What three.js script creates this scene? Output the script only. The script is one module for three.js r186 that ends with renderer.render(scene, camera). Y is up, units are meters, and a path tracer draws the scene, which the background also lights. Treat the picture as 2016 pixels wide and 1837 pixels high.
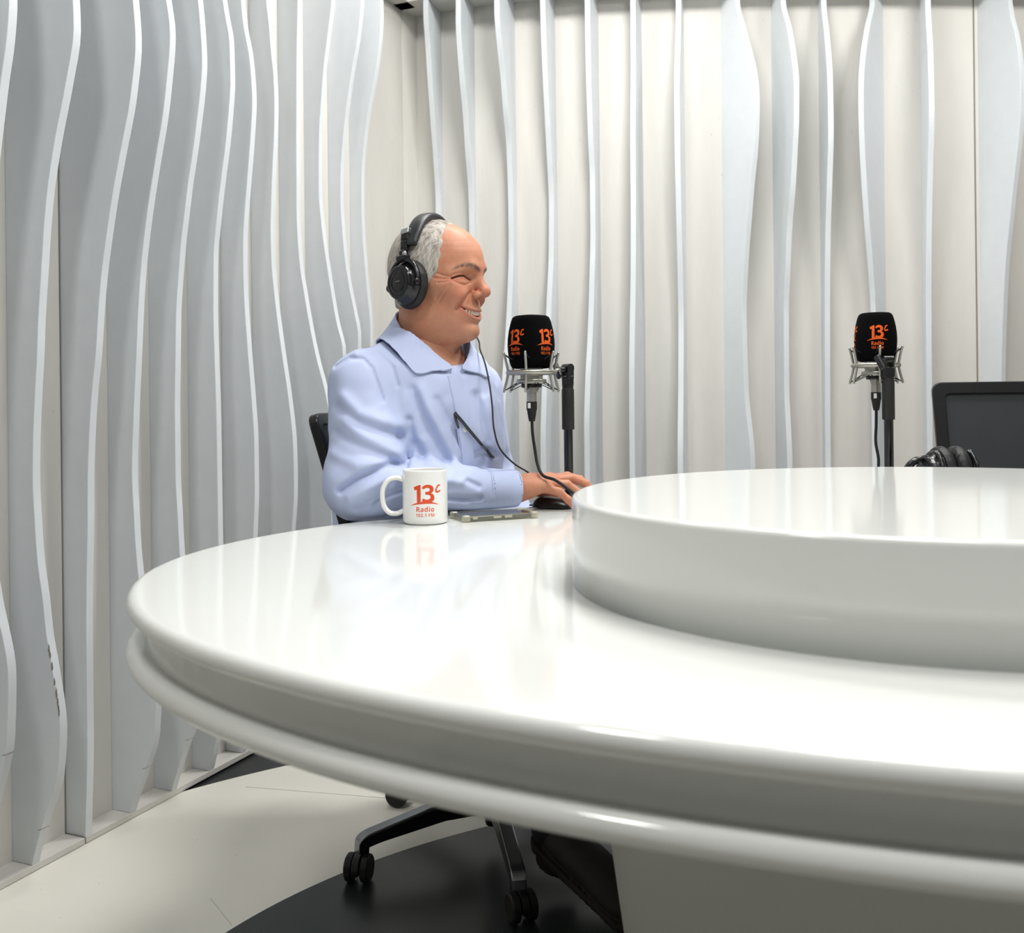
import * as THREE from 'three';
import { RoundedBoxGeometry } from 'three/addons/geometries/RoundedBoxGeometry.js';
import { mergeGeometries, mergeVertices, toCreasedNormals } from 'three/addons/utils/BufferGeometryUtils.js';
import { RectAreaLightUniformsLib } from 'three/addons/lights/RectAreaLightUniformsLib.js';

RectAreaLightUniformsLib.init();
const scene = new THREE.Scene();
scene.background = new THREE.Color(0x050505);

// ---------- camera: eye 0.966 m above the floor, level, a slight roll, lens shifted down ----------
const camera = new THREE.PerspectiveCamera(2 * Math.atan(918.5 / 1900) * 180 / Math.PI, 2016 / 1837, 0.05, 40);
camera.position.set(0, 0.966, 0);
camera.rotation.set(0, 0, -0.011);
camera.setViewOffset(2016, 1837, 0, 133.5, 2016, 1837);
camera.focus = 1.95;
camera.userData.fStop = 5.5;
scene.add(camera);

const renderer = new THREE.WebGLRenderer({ antialias: true });
renderer.toneMapping = THREE.LinearToneMapping;
renderer.toneMappingExposure = 1.55;
renderer.shadowMap.enabled = true;

// ---------- helpers ----------
let seed = 20240611;
const rnd = () => { seed = (seed + 0x6D2B79F5) | 0; let t = Math.imul(seed ^ (seed >>> 15), 1 | seed); t = (t + Math.imul(t ^ (t >>> 7), 61 | t)) ^ t; return ((t ^ (t >>> 14)) >>> 0) / 4294967296; };
const V = (x, y, z) => new THREE.Vector3(x, y, z);
const lin = (r, g, b) => new THREE.Color().setRGB(r, g, b);
const srgb = (r, g, b) => new THREE.Color().setRGB(r / 255, g / 255, b / 255, THREE.SRGBColorSpace);
function std(color, roughness = 0.6, extra = {}) { return new THREE.MeshStandardMaterial({ color, roughness, ...extra }); }
function phys(color, roughness = 0.4, extra = {}) { return new THREE.MeshPhysicalMaterial({ color, roughness, ...extra }); }
const used = {};
function numbered(name) { const n = used[name] = (used[name] ?? -1) + 1; return n ? name + '_' + String(n).padStart(3, '0') : name; }
function shade(o) { o.traverse((m) => { if (m.isMesh) { m.castShadow = true; m.receiveShadow = true; } }); return o; }
function part(name, geo, mat, parent, label) {
  const g = Array.isArray(geo) ? join(geo) : geo;
  const m = new THREE.Mesh(g, mat); m.name = name; m.castShadow = m.receiveShadow = true;
  parent.add(m); if (label) m.userData.label = label; return m;
}
function thing(name, label, category, x = 0, y = 0, z = 0, turn = 0, group) {
  const o = new THREE.Group(); o.name = numbered(name); o.position.set(x, y, z); o.rotation.y = turn;
  o.userData = { label, category }; if (group) o.userData.group = group;
  scene.add(o); return o;
}
function struct(name, label, category) {
  const o = new THREE.Group(); o.name = name; o.userData = { kind: 'structure', label, category }; scene.add(o); return o;
}
function join(list) {
  const l = list.map((g) => { let q = g.index ? g.toNonIndexed() : g; const keep = new THREE.BufferGeometry(); for (const k of ['position', 'normal', 'uv']) if (q.attributes[k]) keep.setAttribute(k, q.attributes[k]);
    if (!keep.attributes.uv) keep.setAttribute('uv', new THREE.BufferAttribute(new Float32Array(q.attributes.position.count * 2), 2)); return keep; });
  return mergeGeometries(l);
}
const move = (g, x, y, z, rx = 0, ry = 0, rz = 0) => { g.applyMatrix4(new THREE.Matrix4().compose(V(x, y, z), new THREE.Quaternion().setFromEuler(new THREE.Euler(rx, ry, rz, 'YXZ')), V(1, 1, 1))); return g; };
const rbox = (w, h, d, r = 0.003, s = 3) => new RoundedBoxGeometry(w, h, d, s, Math.min(r, w / 2.01, h / 2.01, d / 2.01));
const cyl = (r0, r1, h, n = 32) => new THREE.CylinderGeometry(r0, r1, h, n);
function rod(a, b, r0, r1 = r0, n = 16) {
  const d = b.clone().sub(a), g = new THREE.CylinderGeometry(r1, r0, d.length(), n);
  g.applyMatrix4(new THREE.Matrix4().compose(a.clone().add(b).multiplyScalar(0.5), new THREE.Quaternion().setFromUnitVectors(V(0, 1, 0), d.clone().normalize()), V(1, 1, 1)));
  return g;
}
function tube(points, r, seg = 48, n = 10, closed = false) {
  const c = new THREE.CatmullRomCurve3(points, closed, 'centripetal');
  const g = new THREE.TubeGeometry(c, seg, r, n, closed);
  if (closed) return g;
  const ends = [0, 1].map((u) => { const s = new THREE.SphereGeometry(r, n, 6); const p = c.getPoint(u); s.translate(p.x, p.y, p.z); return s; });
  return join([g, ...ends]);
}
const lathe = (pts, n = 64) => new THREE.LatheGeometry(pts.map(([x, y]) => new THREE.Vector2(x, y)), n);
// a lathe whose listed profile keeps hard corners
const turned = (pts, n = 48, angle = 0.6) => toCreasedNormals(lathe(pts, n), angle);
function pchip(xs, ys) {                      // monotone interpolation of a measured profile
  const n = xs.length, h = [], d = [], m = new Array(n);
  for (let i = 0; i < n - 1; i++) { h.push(xs[i + 1] - xs[i]); d.push((ys[i + 1] - ys[i]) / h[i]); }
  m[0] = d[0]; m[n - 1] = d[n - 2];
  for (let i = 1; i < n - 1; i++) m[i] = d[i - 1] * d[i] <= 0 ? 0 : (3 * (h[i - 1] + h[i])) / ((2 * h[i] + h[i - 1]) / d[i - 1] + (h[i] + 2 * h[i - 1]) / d[i]);
  return (x) => {
    let i = 0; while (i < n - 2 && x > xs[i + 1]) i++;
    const t = Math.min(1, Math.max(0, (x - xs[i]) / h[i])), t2 = t * t, t3 = t2 * t;
    return (2 * t3 - 3 * t2 + 1) * ys[i] + (t3 - 2 * t2 + t) * h[i] * m[i] + (-2 * t3 + 3 * t2) * ys[i + 1] + (t3 - t2) * h[i] * m[i + 1];
  };
}
// value noise
function hash3(x, y, z) { let n = Math.imul(x, 374761393) ^ Math.imul(y, 668265263) ^ Math.imul(z, 2147483647 - 1274126177); n = Math.imul(n ^ (n >>> 13), 1274126177); return ((n ^ (n >>> 16)) >>> 0) / 4294967296; }
function noise3(x, y, z) {
  const ix = Math.floor(x), iy = Math.floor(y), iz = Math.floor(z); let fx = x - ix, fy = y - iy, fz = z - iz;
  fx = fx * fx * (3 - 2 * fx); fy = fy * fy * (3 - 2 * fy); fz = fz * fz * (3 - 2 * fz);
  const L = (a, b, t) => a + (b - a) * t, h = (i, j, k) => hash3(ix + i, iy + j, iz + k);
  return L(L(L(h(0, 0, 0), h(1, 0, 0), fx), L(h(0, 1, 0), h(1, 1, 0), fx), fy), L(L(h(0, 0, 1), h(1, 0, 1), fx), L(h(0, 1, 1), h(1, 1, 1), fx), fy), fz) * 2 - 1;
}
function grainTexture(size, fn, color = false) {     // fn(u, v) -> [r, g, b] in 0..255
  const data = new Uint8Array(size * size * 4);
  for (let j = 0; j < size; j++) for (let i = 0; i < size; i++) { const c = fn(i / size, j / size), k = (j * size + i) * 4; data[k] = c[0]; data[k + 1] = c[1]; data[k + 2] = c[2]; data[k + 3] = 255; }
  const t = new THREE.DataTexture(data, size, size); t.wrapS = t.wrapT = THREE.RepeatWrapping; t.magFilter = THREE.LinearFilter; t.minFilter = THREE.LinearMipmapLinearFilter; t.generateMipmaps = true;
  if (color) t.colorSpace = THREE.SRGBColorSpace; t.needsUpdate = true; return t;
}
const tileNoise = (u, v, n, s) => { // periodic value noise
  const x = u * n, y = v * n, ix = Math.floor(x), iy = Math.floor(y); let fx = x - ix, fy = y - iy; fx = fx * fx * (3 - 2 * fx); fy = fy * fy * (3 - 2 * fy);
  const h = (i, j) => hash3(((ix + i) % n + n) % n, ((iy + j) % n + n) % n, s);
  return (h(0, 0) * (1 - fx) + h(1, 0) * fx) * (1 - fy) + (h(0, 1) * (1 - fx) + h(1, 1) * fx) * fy;
};
const grit = grainTexture(256, (u, v) => { const g = 255 * (0.5 * tileNoise(u, v, 64, 1) + 0.3 * tileNoise(u, v, 128, 2) + 0.2 * tileNoise(u, v, 16, 3)); return [g, g, g]; });
// painted board: nearly even white with faint scuffs and specks of grime
const boardMap = (base) => grainTexture(512, (u, v) => {
  const a = tileNoise(u, v, 6, 11), b = tileNoise(u, v, 40, 12), c = tileNoise(u, v, 150, 13);
  let k = 0.965 + 0.03 * a + 0.012 * b;
  if (c > 0.985 && b > 0.45) k *= 0.86;
  return base.map((x) => Math.min(255, x * k));
}, true);

// ---------- lights: recessed ceiling panels, the only lamps of the studio ----------
const CEIL = 2.86;
const panelGlow = std(0xffffff, 0.5, { emissive: lin(1, 0.985, 0.95), emissiveIntensity: 3 });
const trimMat = std(srgb(225, 225, 222), 0.5);
function ceilingPanel(x, z, w, d, power, label, tint = [1, 0.99, 0.962]) {
  const t = thing('ceiling_light', label, 'ceiling light', x, CEIL, z, 0, 'recessed ceiling panels');
  const fr = [rbox(w + 0.06, 0.02, 0.03), rbox(w + 0.06, 0.02, 0.03), rbox(0.03, 0.02, d), rbox(0.03, 0.02, d)];
  move(fr[0], 0, -0.01, d / 2 + 0.015); move(fr[1], 0, -0.01, -d / 2 - 0.015); move(fr[2], w / 2 + 0.015, -0.01, 0); move(fr[3], -w / 2 - 0.015, -0.01, 0);
  part('frame', fr, trimMat, t);
  part('diffuser', move(rbox(w, 0.006, d, 0.002), 0, -0.006, 0), panelGlow, t);
  const l = new THREE.RectAreaLight(lin(...tint), power, w, d); l.position.set(0, -0.013, 0); l.rotation.x = -Math.PI / 2; l.castShadow = true; l.name = 'panel_light'; t.add(l);
  return t;
}
ceilingPanel(0.4, -2.42, 0.6, 0.3, 31, 'recessed ceiling panel nearest the far wall');
ceilingPanel(1.75, -2.42, 0.6, 0.3, 22, 'recessed ceiling panel above the empty chair');
ceilingPanel(0.6, -1.3, 0.6, 0.6, 14, 'recessed ceiling panel over the middle of the desk');
ceilingPanel(-0.28, -2.7, 0.3, 0.3, 16, 'recessed ceiling panel in the corner behind the seated person');
ceilingPanel(-0.75, -0.4, 0.3, 0.3, 44, 'recessed ceiling panel near the left wall');
ceilingPanel(1.0, 0.2, 0.3, 0.3, 58, 'recessed ceiling panel behind the viewer');

// ---------- materials of the room ----------
const warmBoard = boardMap([212, 210, 204]), coolBoard = boardMap([217, 221, 225]);
const wallMat = std(0xffffff, 0.55, { map: warmBoard, bumpMap: grit, bumpScale: 0.0002 });
const finMat = std(0xffffff, 0.5, { map: coolBoard, bumpMap: grit, bumpScale: 0.0002 });
const plainWall = std(srgb(200, 199, 194), 0.7);
const darkGap = std(srgb(26, 26, 26), 0.8);
const solid = phys(srgb(218, 220, 217), 0.09, { specularIntensity: 1 });
const chrome = std(srgb(190, 192, 194), 0.22, { metalness: 1 });
const silver = std(srgb(168, 166, 158), 0.38, { metalness: 0.85 });
const blackPlastic = phys(srgb(20, 20, 22), 0.35);
const blackMatte = std(srgb(15, 15, 16), 0.7);
const blackGloss = phys(srgb(12, 12, 13), 0.14, { clearcoat: 0.6, clearcoatRoughness: 0.1 });
const rubber = std(srgb(18, 18, 18), 0.6);

// ---------- floor: dark vinyl, a light oval field and a black glossy oval around the desk ----------
const DESK = { x: 0.8, z: -1.35, a: 1.3, b: 0.84 };
function ovalSlab(cx, cz, a, b, y0, y1, n = 160) {
  const s = new THREE.Shape(); s.absellipse(0, 0, a, b, 0, Math.PI * 2);
  const g = new THREE.ExtrudeGeometry(s, { depth: y1 - y0, bevelEnabled: false, curveSegments: n });
  g.rotateX(-Math.PI / 2); g.translate(cx, y0, cz); return g;
}
const floor = struct('floor', 'studio floor: dark vinyl with a cream oval field and a black oval under the desk', 'floor');
const scuffs = grainTexture(1024, (u, v) => {
  const a = tileNoise(u, v, 5, 21), b = tileNoise(u, v, 23, 22), c = tileNoise(u, v, 190, 23);
  let k = 0.96 + 0.035 * a + 0.02 * b; if (c > 0.992 && b > 0.5) k *= 0.75;
  return [226 * k, 224 * k, 214 * k];
}, true);
scuffs.repeat.set(0.5, 0.5);
part('dark_vinyl', move(rbox(7.4, 0.05, 8, 0.001), 0.6, -0.03, -0.6), phys(srgb(42, 45, 46), 0.35), floor);
part('cream_field', ovalSlab(DESK.x, DESK.z, 2.15, 1.6, -0.006, 0), phys(0xffffff, 0.42, { map: scuffs, bumpMap: grit, bumpScale: 0.0002 }), floor, 'cream coloured oval floor field');
part('black_field', ovalSlab(DESK.x, DESK.z, 1.445, 1.034, -0.004, 0.002), phys(srgb(42, 46, 48), 0.3, { bumpMap: grit, bumpScale: 0.0001 }), floor, 'black glossy oval floor field');
// faint seams in the cream vinyl
const seamMat = std(srgb(196, 192, 182), 0.6);
part('seam', move(rbox(0.55, 0.0012, 0.0014, 0.0003, 1), -0.41, 0.0003, -2.362, 0, -0.21), seamMat, floor);
part('seam', move(rbox(0.12, 0.0012, 0.0012, 0.0003, 1), -0.563, 0.0003, -1.83, 0, -0.95), seamMat, floor);

// ---------- walls of wavy upright fins ----------
const TOP = 2.41, LB = V(-1.051, 0, -2.01), LT = V(0.386, 0, -0.9225), LN = V(0.9225, 0, 0.386);   // left wall: back line, direction, normal into the room
function finGeometry(profile, thick, y0 = 0.015, y1 = TOP) {          // in the plane (depth, height), thickness along +z before placing
  const xs = [], ys = []; for (let i = 0; i < profile.length; i += 2) { xs.push(profile[i]); ys.push(profile[i + 1]); }
  const f = pchip(xs, ys), s = new THREE.Shape(), n = 90; s.moveTo(0, y0);
  for (let i = 0; i <= n; i++) { const y = y0 + ((y1 - y0) * i) / n; s.lineTo(f(y), y); }
  s.lineTo(0, y1); s.closePath();
  const g = new THREE.ExtrudeGeometry(s, { depth: thick - 0.0016, bevelEnabled: true, bevelSize: 0.0008, bevelThickness: 0.0008, bevelOffset: -0.0008, bevelSegments: 1, curveSegments: 1 });
  g.translate(0, 0, 0.0008);
  return toCreasedNormals(g, 0.5);
}
function place(g, o, ex, ez) { // local x -> ex, y up, z -> ez, origin o
  const m = new THREE.Matrix4().makeBasis(ex, V(0, 1, 0), ez); m.setPosition(o); g.applyMatrix4(m);
  if (m.determinant() < 0) { const i = g.index, p = g.attributes; const q = g.index ? g.toNonIndexed() : g; for (const k in q.attributes) { const a = q.attributes[k], w = a.itemSize; for (let t = 0; t < a.count; t += 3) for (let c = 0; c < w; c++) { const x = a.array[(t + 1) * w + c]; a.array[(t + 1) * w + c] = a.array[(t + 2) * w + c]; a.array[(t + 2) * w + c] = x; } } return q; }
  return g;
}
const LEFT = [
[-0.1335,[0.02,0.056,0.2,0.11,0.33,0.15,0.45,0.155,0.6,0.12,0.8,0.085,1,0.08,1.25,0.1,1.569,0.151,1.665,0.171,1.728,0.177,2.41,0.056]],
[0,[0.02,0.056,0.105,0.087,0.207,0.129,0.303,0.138,0.42,0.12,0.496,0.103,0.567,0.094,0.644,0.081,0.729,0.074,0.807,0.07,0.885,0.072,0.987,0.079,1.065,0.086,1.133,0.09,1.235,0.1,1.326,0.109,1.398,0.119,1.506,0.143,1.608,0.172,1.722,0.196,2.41,0.056]],
[0.1385,[0.02,0.056,0.237,0.065,0.429,0.065,0.557,0.067,0.686,0.072,0.814,0.075,0.897,0.08,1.006,0.091,1.07,0.101,1.172,0.111,1.25,0.121,1.315,0.133,1.379,0.146,1.443,0.161,1.51,0.179,1.623,0.208,1.737,0.223,1.823,0.217,2.41,0.056]],
[0.27,[0.02,0.056,0.117,0.099,0.203,0.13,0.3,0.136,0.364,0.126,0.456,0.105,0.575,0.087,0.643,0.08,0.716,0.076,0.804,0.072,0.94,0.079,1.075,0.089,1.179,0.096,1.271,0.105,1.345,0.116,1.417,0.129,1.543,0.157,1.606,0.172,1.682,0.185,1.804,0.198,1.878,0.188,2.41,0.056]],
[0.4045,[0.02,0.056,0.118,0.095,0.205,0.132,0.282,0.138,0.354,0.126,0.475,0.106,0.602,0.089,0.694,0.084,0.794,0.079,0.938,0.079,1.08,0.083,1.18,0.086,1.268,0.094,1.356,0.104,1.423,0.115,1.5,0.128,1.566,0.142,1.643,0.156,1.718,0.168,1.786,0.174,1.888,0.168,2.41,0.056]],
[0.5415,[0.02,0.056,0.085,0.075,0.253,0.101,0.434,0.097,0.605,0.093,0.784,0.092,0.935,0.091,1.085,0.087,1.196,0.085,1.273,0.086,1.351,0.088,1.413,0.096,1.478,0.105,1.545,0.116,1.62,0.129,1.702,0.14,1.782,0.147,1.885,0.145,1.948,0.133,2.41,0.056]],
[0.6745,[0.02,0.056,0.199,0.069,0.406,0.082,0.617,0.1,0.735,0.106,0.854,0.106,0.971,0.099,1.09,0.089,1.157,0.084,1.245,0.078,1.332,0.076,1.408,0.077,1.478,0.083,1.542,0.09,1.613,0.098,1.692,0.106,1.773,0.112,1.882,0.105,1.999,0.083,2.41,0.056]],
[0.807,[0.02,0.056,0.634,0.131,0.7,0.137,0.765,0.138,0.848,0.136,0.97,0.123,1.095,0.103,1.188,0.089,1.274,0.078,1.36,0.07,1.446,0.068,1.53,0.071,1.616,0.076,1.728,0.084,1.814,0.086,1.882,0.084,1.957,0.076,2.031,0.07,2.102,0.062,2.41,0.056]],
[0.941,[0.02,0.056,0.3,0.166,0.831,0.173,0.905,0.17,0.987,0.156,1.099,0.124,1.197,0.102,1.287,0.085,1.364,0.072,1.449,0.065,1.526,0.062,1.616,0.063,1.734,0.064,1.854,0.066,1.973,0.068,2.061,0.071,2.15,0.074,2.41,0.056]],
[1.0715,[0.02,0.056,0.3,0.13,1.119,0.133,1.205,0.112,1.281,0.097,1.374,0.081,1.456,0.068,1.53,0.059,1.612,0.053,1.706,0.054,1.804,0.057,1.903,0.066,1.982,0.074,2.061,0.086,2.133,0.098,2.194,0.107,2.41,0.056]],
[1.204,[0.02,0.056,0.3,0.106,1.176,0.106,1.248,0.093,1.326,0.076,1.423,0.06,1.522,0.051,1.606,0.046,1.703,0.048,1.799,0.057,1.882,0.068,1.957,0.081,2.033,0.096,2.102,0.112,2.176,0.124,2.24,0.131,2.41,0.131]],
[1.332,[0.02,0.056,0.3,0.077,1.218,0.074,1.327,0.064,1.427,0.055,1.529,0.048,1.616,0.046,1.711,0.047,1.81,0.056,1.896,0.069,1.968,0.085,2.039,0.102,2.117,0.116,2.188,0.125,2.248,0.128,2.41,0.118]]
];
const RIGHT = [
[-0.249,3.602,-0.291,[0.02,0.056,0.3,0.037,1.693,0.03,1.867,0.051,1.982,0.073,2.138,0.099,2.252,0.116,2.354,0.132,2.41,0.132]],
[-0.124,3.556,-0.291,[0.02,0.056,0.3,0.035,1.632,0.028,1.737,0.036,1.851,0.061,1.985,0.084,2.115,0.118,2.206,0.137,2.301,0.15,2.379,0.147,2.41,0.147]],
[0.025,3.517,-0.31,[0.02,0.056,0.3,0.158,0.763,0.164,0.904,0.165,1.029,0.138,1.21,0.09,1.376,0.06,1.524,0.043,1.67,0.044,1.88,0.06,1.99,0.092,2.101,0.117,2.205,0.153,2.311,0.177,2.41,0.176]],
[0.171,3.492,-0.337,[0.02,0.056,0.675,0.171,0.797,0.172,0.968,0.154,1.143,0.112,1.32,0.08,1.499,0.049,1.678,0.042,1.795,0.056,1.966,0.081,2.19,0.109,2.361,0.12,2.41,0.12]],
[0.325,3.468,-0.354,[0.02,0.056,0.3,0.17,0.852,0.178,1.022,0.158,1.196,0.119,1.372,0.092,1.55,0.071,1.725,0.07,1.896,0.09,2.124,0.107,2.353,0.111,2.41,0.111]],
[0.479,3.456,-0.363,[0.02,0.056,0.3,0.168,0.738,0.175,1.02,0.169,1.191,0.154,1.427,0.128,1.653,0.118,1.885,0.114,2.122,0.096,2.353,0.092,2.41,0.092]],
[0.627,3.444,-0.282,[0.02,0.056,0.3,0.164,0.737,0.172,1.021,0.126,1.25,0.103,1.586,0.134,1.828,0.157,2.013,0.154,2.353,0.073,2.41,0.073]],
[0.757,3.433,0.398,[0.02,0.056,0.3,0.141,0.733,0.146,1.001,0.114,1.247,0.108,1.429,0.122,1.581,0.144,1.7,0.162,1.788,0.179,1.876,0.189,1.968,0.193,2.05,0.184,2.131,0.16,2.237,0.122,2.342,0.089,2.41,0.089]],
[0.935,3.43,0.119,[0.02,0.056,0.3,0.102,0.73,0.102,1,0.083,1.246,0.086,1.397,0.103,1.549,0.124,1.666,0.153,1.784,0.173,1.901,0.189,2.021,0.192,2.12,0.172,2.225,0.137,2.336,0.089,2.41,0.089]],
[1.121,3.43,-0.08,[0.02,0.056,0.3,0.047,0.724,0.041,1.247,0.054,1.524,0.074,1.706,0.106,1.885,0.131,2.04,0.127,2.208,0.093,2.351,0.049,2.41,0.049]],
[1.333,3.431,-0.722,[0.02,0.056,0.3,0.096,0.926,0.096,1.244,0.096,1.427,0.119,1.549,0.143,1.701,0.166,1.822,0.18,1.944,0.186,2.036,0.183,2.135,0.162,2.239,0.123,2.347,0.073,2.41,0.073]],
[1.485,3.438,-0.197,[0.02,0.056,0.3,0.059,0.923,0.054,1.243,0.058,1.584,0.082,1.765,0.11,1.945,0.137,2.134,0.127,2.331,0.096,2.41,0.096]],
[1.677,3.446,0.291,[0.02,0.056,0.3,0.09,0.744,0.089,1.053,0.093,1.238,0.102,1.421,0.117,1.543,0.134,1.693,0.156,1.823,0.178,1.93,0.189,2.004,0.19,2.096,0.185,2.181,0.171,2.263,0.149,2.41,0.127]]
];
function boxAlong(a, dir, nrm, s0, s1, n0, n1, y0, y1, r = 0.001) {   // a box laid out along a wall
  const g = rbox(s1 - s0, y1 - y0, n1 - n0, r, 1); const m = new THREE.Matrix4().makeBasis(dir, V(0, 1, 0), V(0, 0, 0).crossVectors(dir, V(0, 1, 0)));
  const sgn = V(0, 0, 0).crossVectors(dir, V(0, 1, 0)).dot(nrm) > 0 ? 1 : -1;
  g.translate((s0 + s1) / 2, (y0 + y1) / 2, (sgn * (n0 + n1)) / 2); m.setPosition(a); g.applyMatrix4(m); return g;
}
const wallLeft = struct('wall_left', 'wall of white wavy upright fins running back from the left', 'wall');
part('backing_wall', boxAlong(LB, LT, LN, -4.2, 1.74, -0.2, -0.03, 0, CEIL + 0.1), plainWall, wallLeft);
{ // back panels, one for each module, with open joints between them
  const edges = [-1.2, -0.668, -0.13, 0.136, 0.672, 1.205, 1.70];
  const cuts = [[-4.0, -2.6], [-2.598, -1.2], [-1.198, -0.5], [-0.498, 0.135], [0.139, 0.672], [0.6732, 1.205], [1.2062, 1.70]];
  for (const [a, b] of cuts) {
    part('back_panel', boxAlong(LB, LT, LN, a, b, -0.028, 0, 0.001, TOP), wallMat, wallLeft);
  }
  for (const [a, b] of [[-4.0, -1.2], [-1.198, 0.1355], [0.1395, 1.70]]) {
    part('bottom_rail', boxAlong(LB, LT, LN, a, b, 0, 0.0575, 0.001, 0.0146), wallMat, wallLeft);
    part('top_rail', boxAlong(LB, LT, LN, a, b, -0.02, 0.06, TOP, TOP + 0.016), wallMat, wallLeft);
  }
}
for (const [s, prof] of LEFT) part('fin', place(finGeometry(prof, 0.019), LB.clone().addScaledVector(LT, s), LN, LT), finMat, wallLeft);
for (let i = 1; i < 5; i++) { // the same wall goes on past the edge of the picture
  const s = -0.1335 * (i + 1);
  part('fin', place(finGeometry(LEFT[i % 4 + 1][1].map((v, k) => k % 2 ? v * (0.94 + 0.03 * i) : v), 0.019), LB.clone().addScaledVector(LT, s), LN, LT), finMat, wallLeft);
}

{ // chipped paint and the joints of the lower pieces on the edges nearest the viewer
  const raw = std(srgb(142, 132, 122), 0.9), prof = LEFT.map(([s, p]) => { const xs = [], ys = []; for (let i = 0; i < p.length; i += 2) { xs.push(p[i]); ys.push(p[i + 1]); } return [s, pchip(xs, ys)]; });
  const at = (k, y, off, s) => LB.clone().addScaledVector(LT, prof[k][0] + s).addScaledVector(LN, prof[k][1](y) + off).setY(y);
  for (let i = 0; i < 16; i++) {
    const y = 0.335 + 0.135 * Math.pow(rnd(), 1.1), g = new THREE.IcosahedronGeometry(1, 1), p = g.attributes.position;
    for (let j = 0; j < p.count; j++) { const k = 0.75 + 0.5 * hash3(Math.round(p.getX(j) * 50), Math.round(p.getY(j) * 50) + i, Math.round(p.getZ(j) * 50)); p.setXYZ(j, p.getX(j) * k * 0.0014, p.getY(j) * k * (0.004 + 0.006 * rnd()), p.getZ(j) * k * 0.0016); }
    g.computeVertexNormals(); const q = at(1, y, -0.0006, 0.0008); g.translate(q.x, q.y, q.z); part('chip', g, raw, wallLeft);
  }
  for (const [k, y] of [[1, 0.092], [3, 0.124], [4, 0.146], [5, 0.116], [0, 0.30]]) { const q = at(k, y, -0.004, 0.0095); part('joint_crack', place(move(rbox(0.0105, 0.0014, 0.0196, 0.0004, 1), 0, 0, 0, 0, 0, 0.35), q, LN, LT), raw, wallLeft); }
}

// far wall: gently bent, fins at varying angles
const FAR = [[-0.345, 3.64], [-0.14, 3.56], [0.01, 3.52], [0.3, 3.47], [0.8, 3.43], [1.3, 3.43], [2.0, 3.46], [3.6, 3.55]];
const wallFar = struct('wall_back', 'far wall of white wavy upright fins behind the microphones', 'wall');
const corner = LB.clone().addScaledVector(LT, 1.70);
part('corner_panel', (() => { const a = V(corner.x, 0, corner.z), b = V(-0.345, 0, -3.64), d = b.clone().sub(a), L = d.length(); d.normalize(); const n = V(0, 0, 0).crossVectors(V(0, 1, 0), d); if (n.x < 0) n.negate(); return boxAlong(a, d, n, 0.001, L + 0.02, -0.03, 0, 0, TOP); })(), wallMat, wallFar);
for (let i = 0; i < FAR.length - 1; i++) {
  const a = V(FAR[i][0], 0, -FAR[i][1]), b = V(FAR[i + 1][0], 0, -FAR[i + 1][1]), d = b.clone().sub(a), L = d.length(); d.normalize();
  const n = V(-d.z, 0, d.x); if (n.z < 0) n.negate();
  part('back_panel', boxAlong(a, d, n, 0, L, -0.028, 0, 0.001, TOP), wallMat, wallFar);
  part('top_rail', boxAlong(a, d, n, i ? -0.012 : -0.05, L, -0.03, 0.135, TOP, TOP + 0.018), wallMat, wallFar);
  part('bottom_rail', boxAlong(a, d, n, -0.004, L, 0, 0.0575, 0.001, 0.0146), wallMat, wallFar);
}
part('backing_wall', move(rbox(4.4, CEIL + 0.1, 0.15, 0.002), 1.62, (CEIL + 0.1) / 2, -3.8), plainWall, wallFar);
for (const [X, Z, yaw, prof] of RIGHT) {
  const ex = V(Math.sin(yaw), 0, Math.cos(yaw)), ez = V(-Math.cos(yaw), 0, Math.sin(yaw)); // ex points into the room
  const away = yaw > 0 ? V(Math.cos(yaw), 0, -Math.sin(yaw)) : ez;                          // body of the board lies behind the face that shows
  part('fin', place(finGeometry(prof, 0.019), V(X, 0, -Z), ex, away), finMat, wallFar);
}
{ // joint between two modules
  part('joint_strip', move(rbox(0.004, TOP - 0.02, 0.003, 0.0005, 1), 1.662, TOP / 2, -3.4445), std(srgb(120, 116, 108), 0.8), wallFar, 'dark open joint between wall modules');
}

const wallR = struct('wall_right', 'plain white wall beyond the right edge', 'wall');
part('wall_board', move(rbox(0.12, CEIL + 0.1, 6.4, 0.002), 3.7, (CEIL + 0.1) / 2, -0.9), plainWall, wallR);
const wallN = struct('wall_front', 'plain grey wall behind the viewer', 'wall');
part('wall_board', move(rbox(7.2, CEIL + 0.1, 0.12, 0.002), 0.6, (CEIL + 0.1) / 2, 2.0), std(srgb(168, 168, 164), 0.7), wallN);
const ceiling = struct('ceiling', 'dark grey studio ceiling', 'ceiling');
part('ceiling_board', move(rbox(7.6, 0.08, 6.4, 0.002), 0.6, CEIL + 0.045, -0.9), std(srgb(60, 60, 62), 0.8), ceiling);


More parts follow.
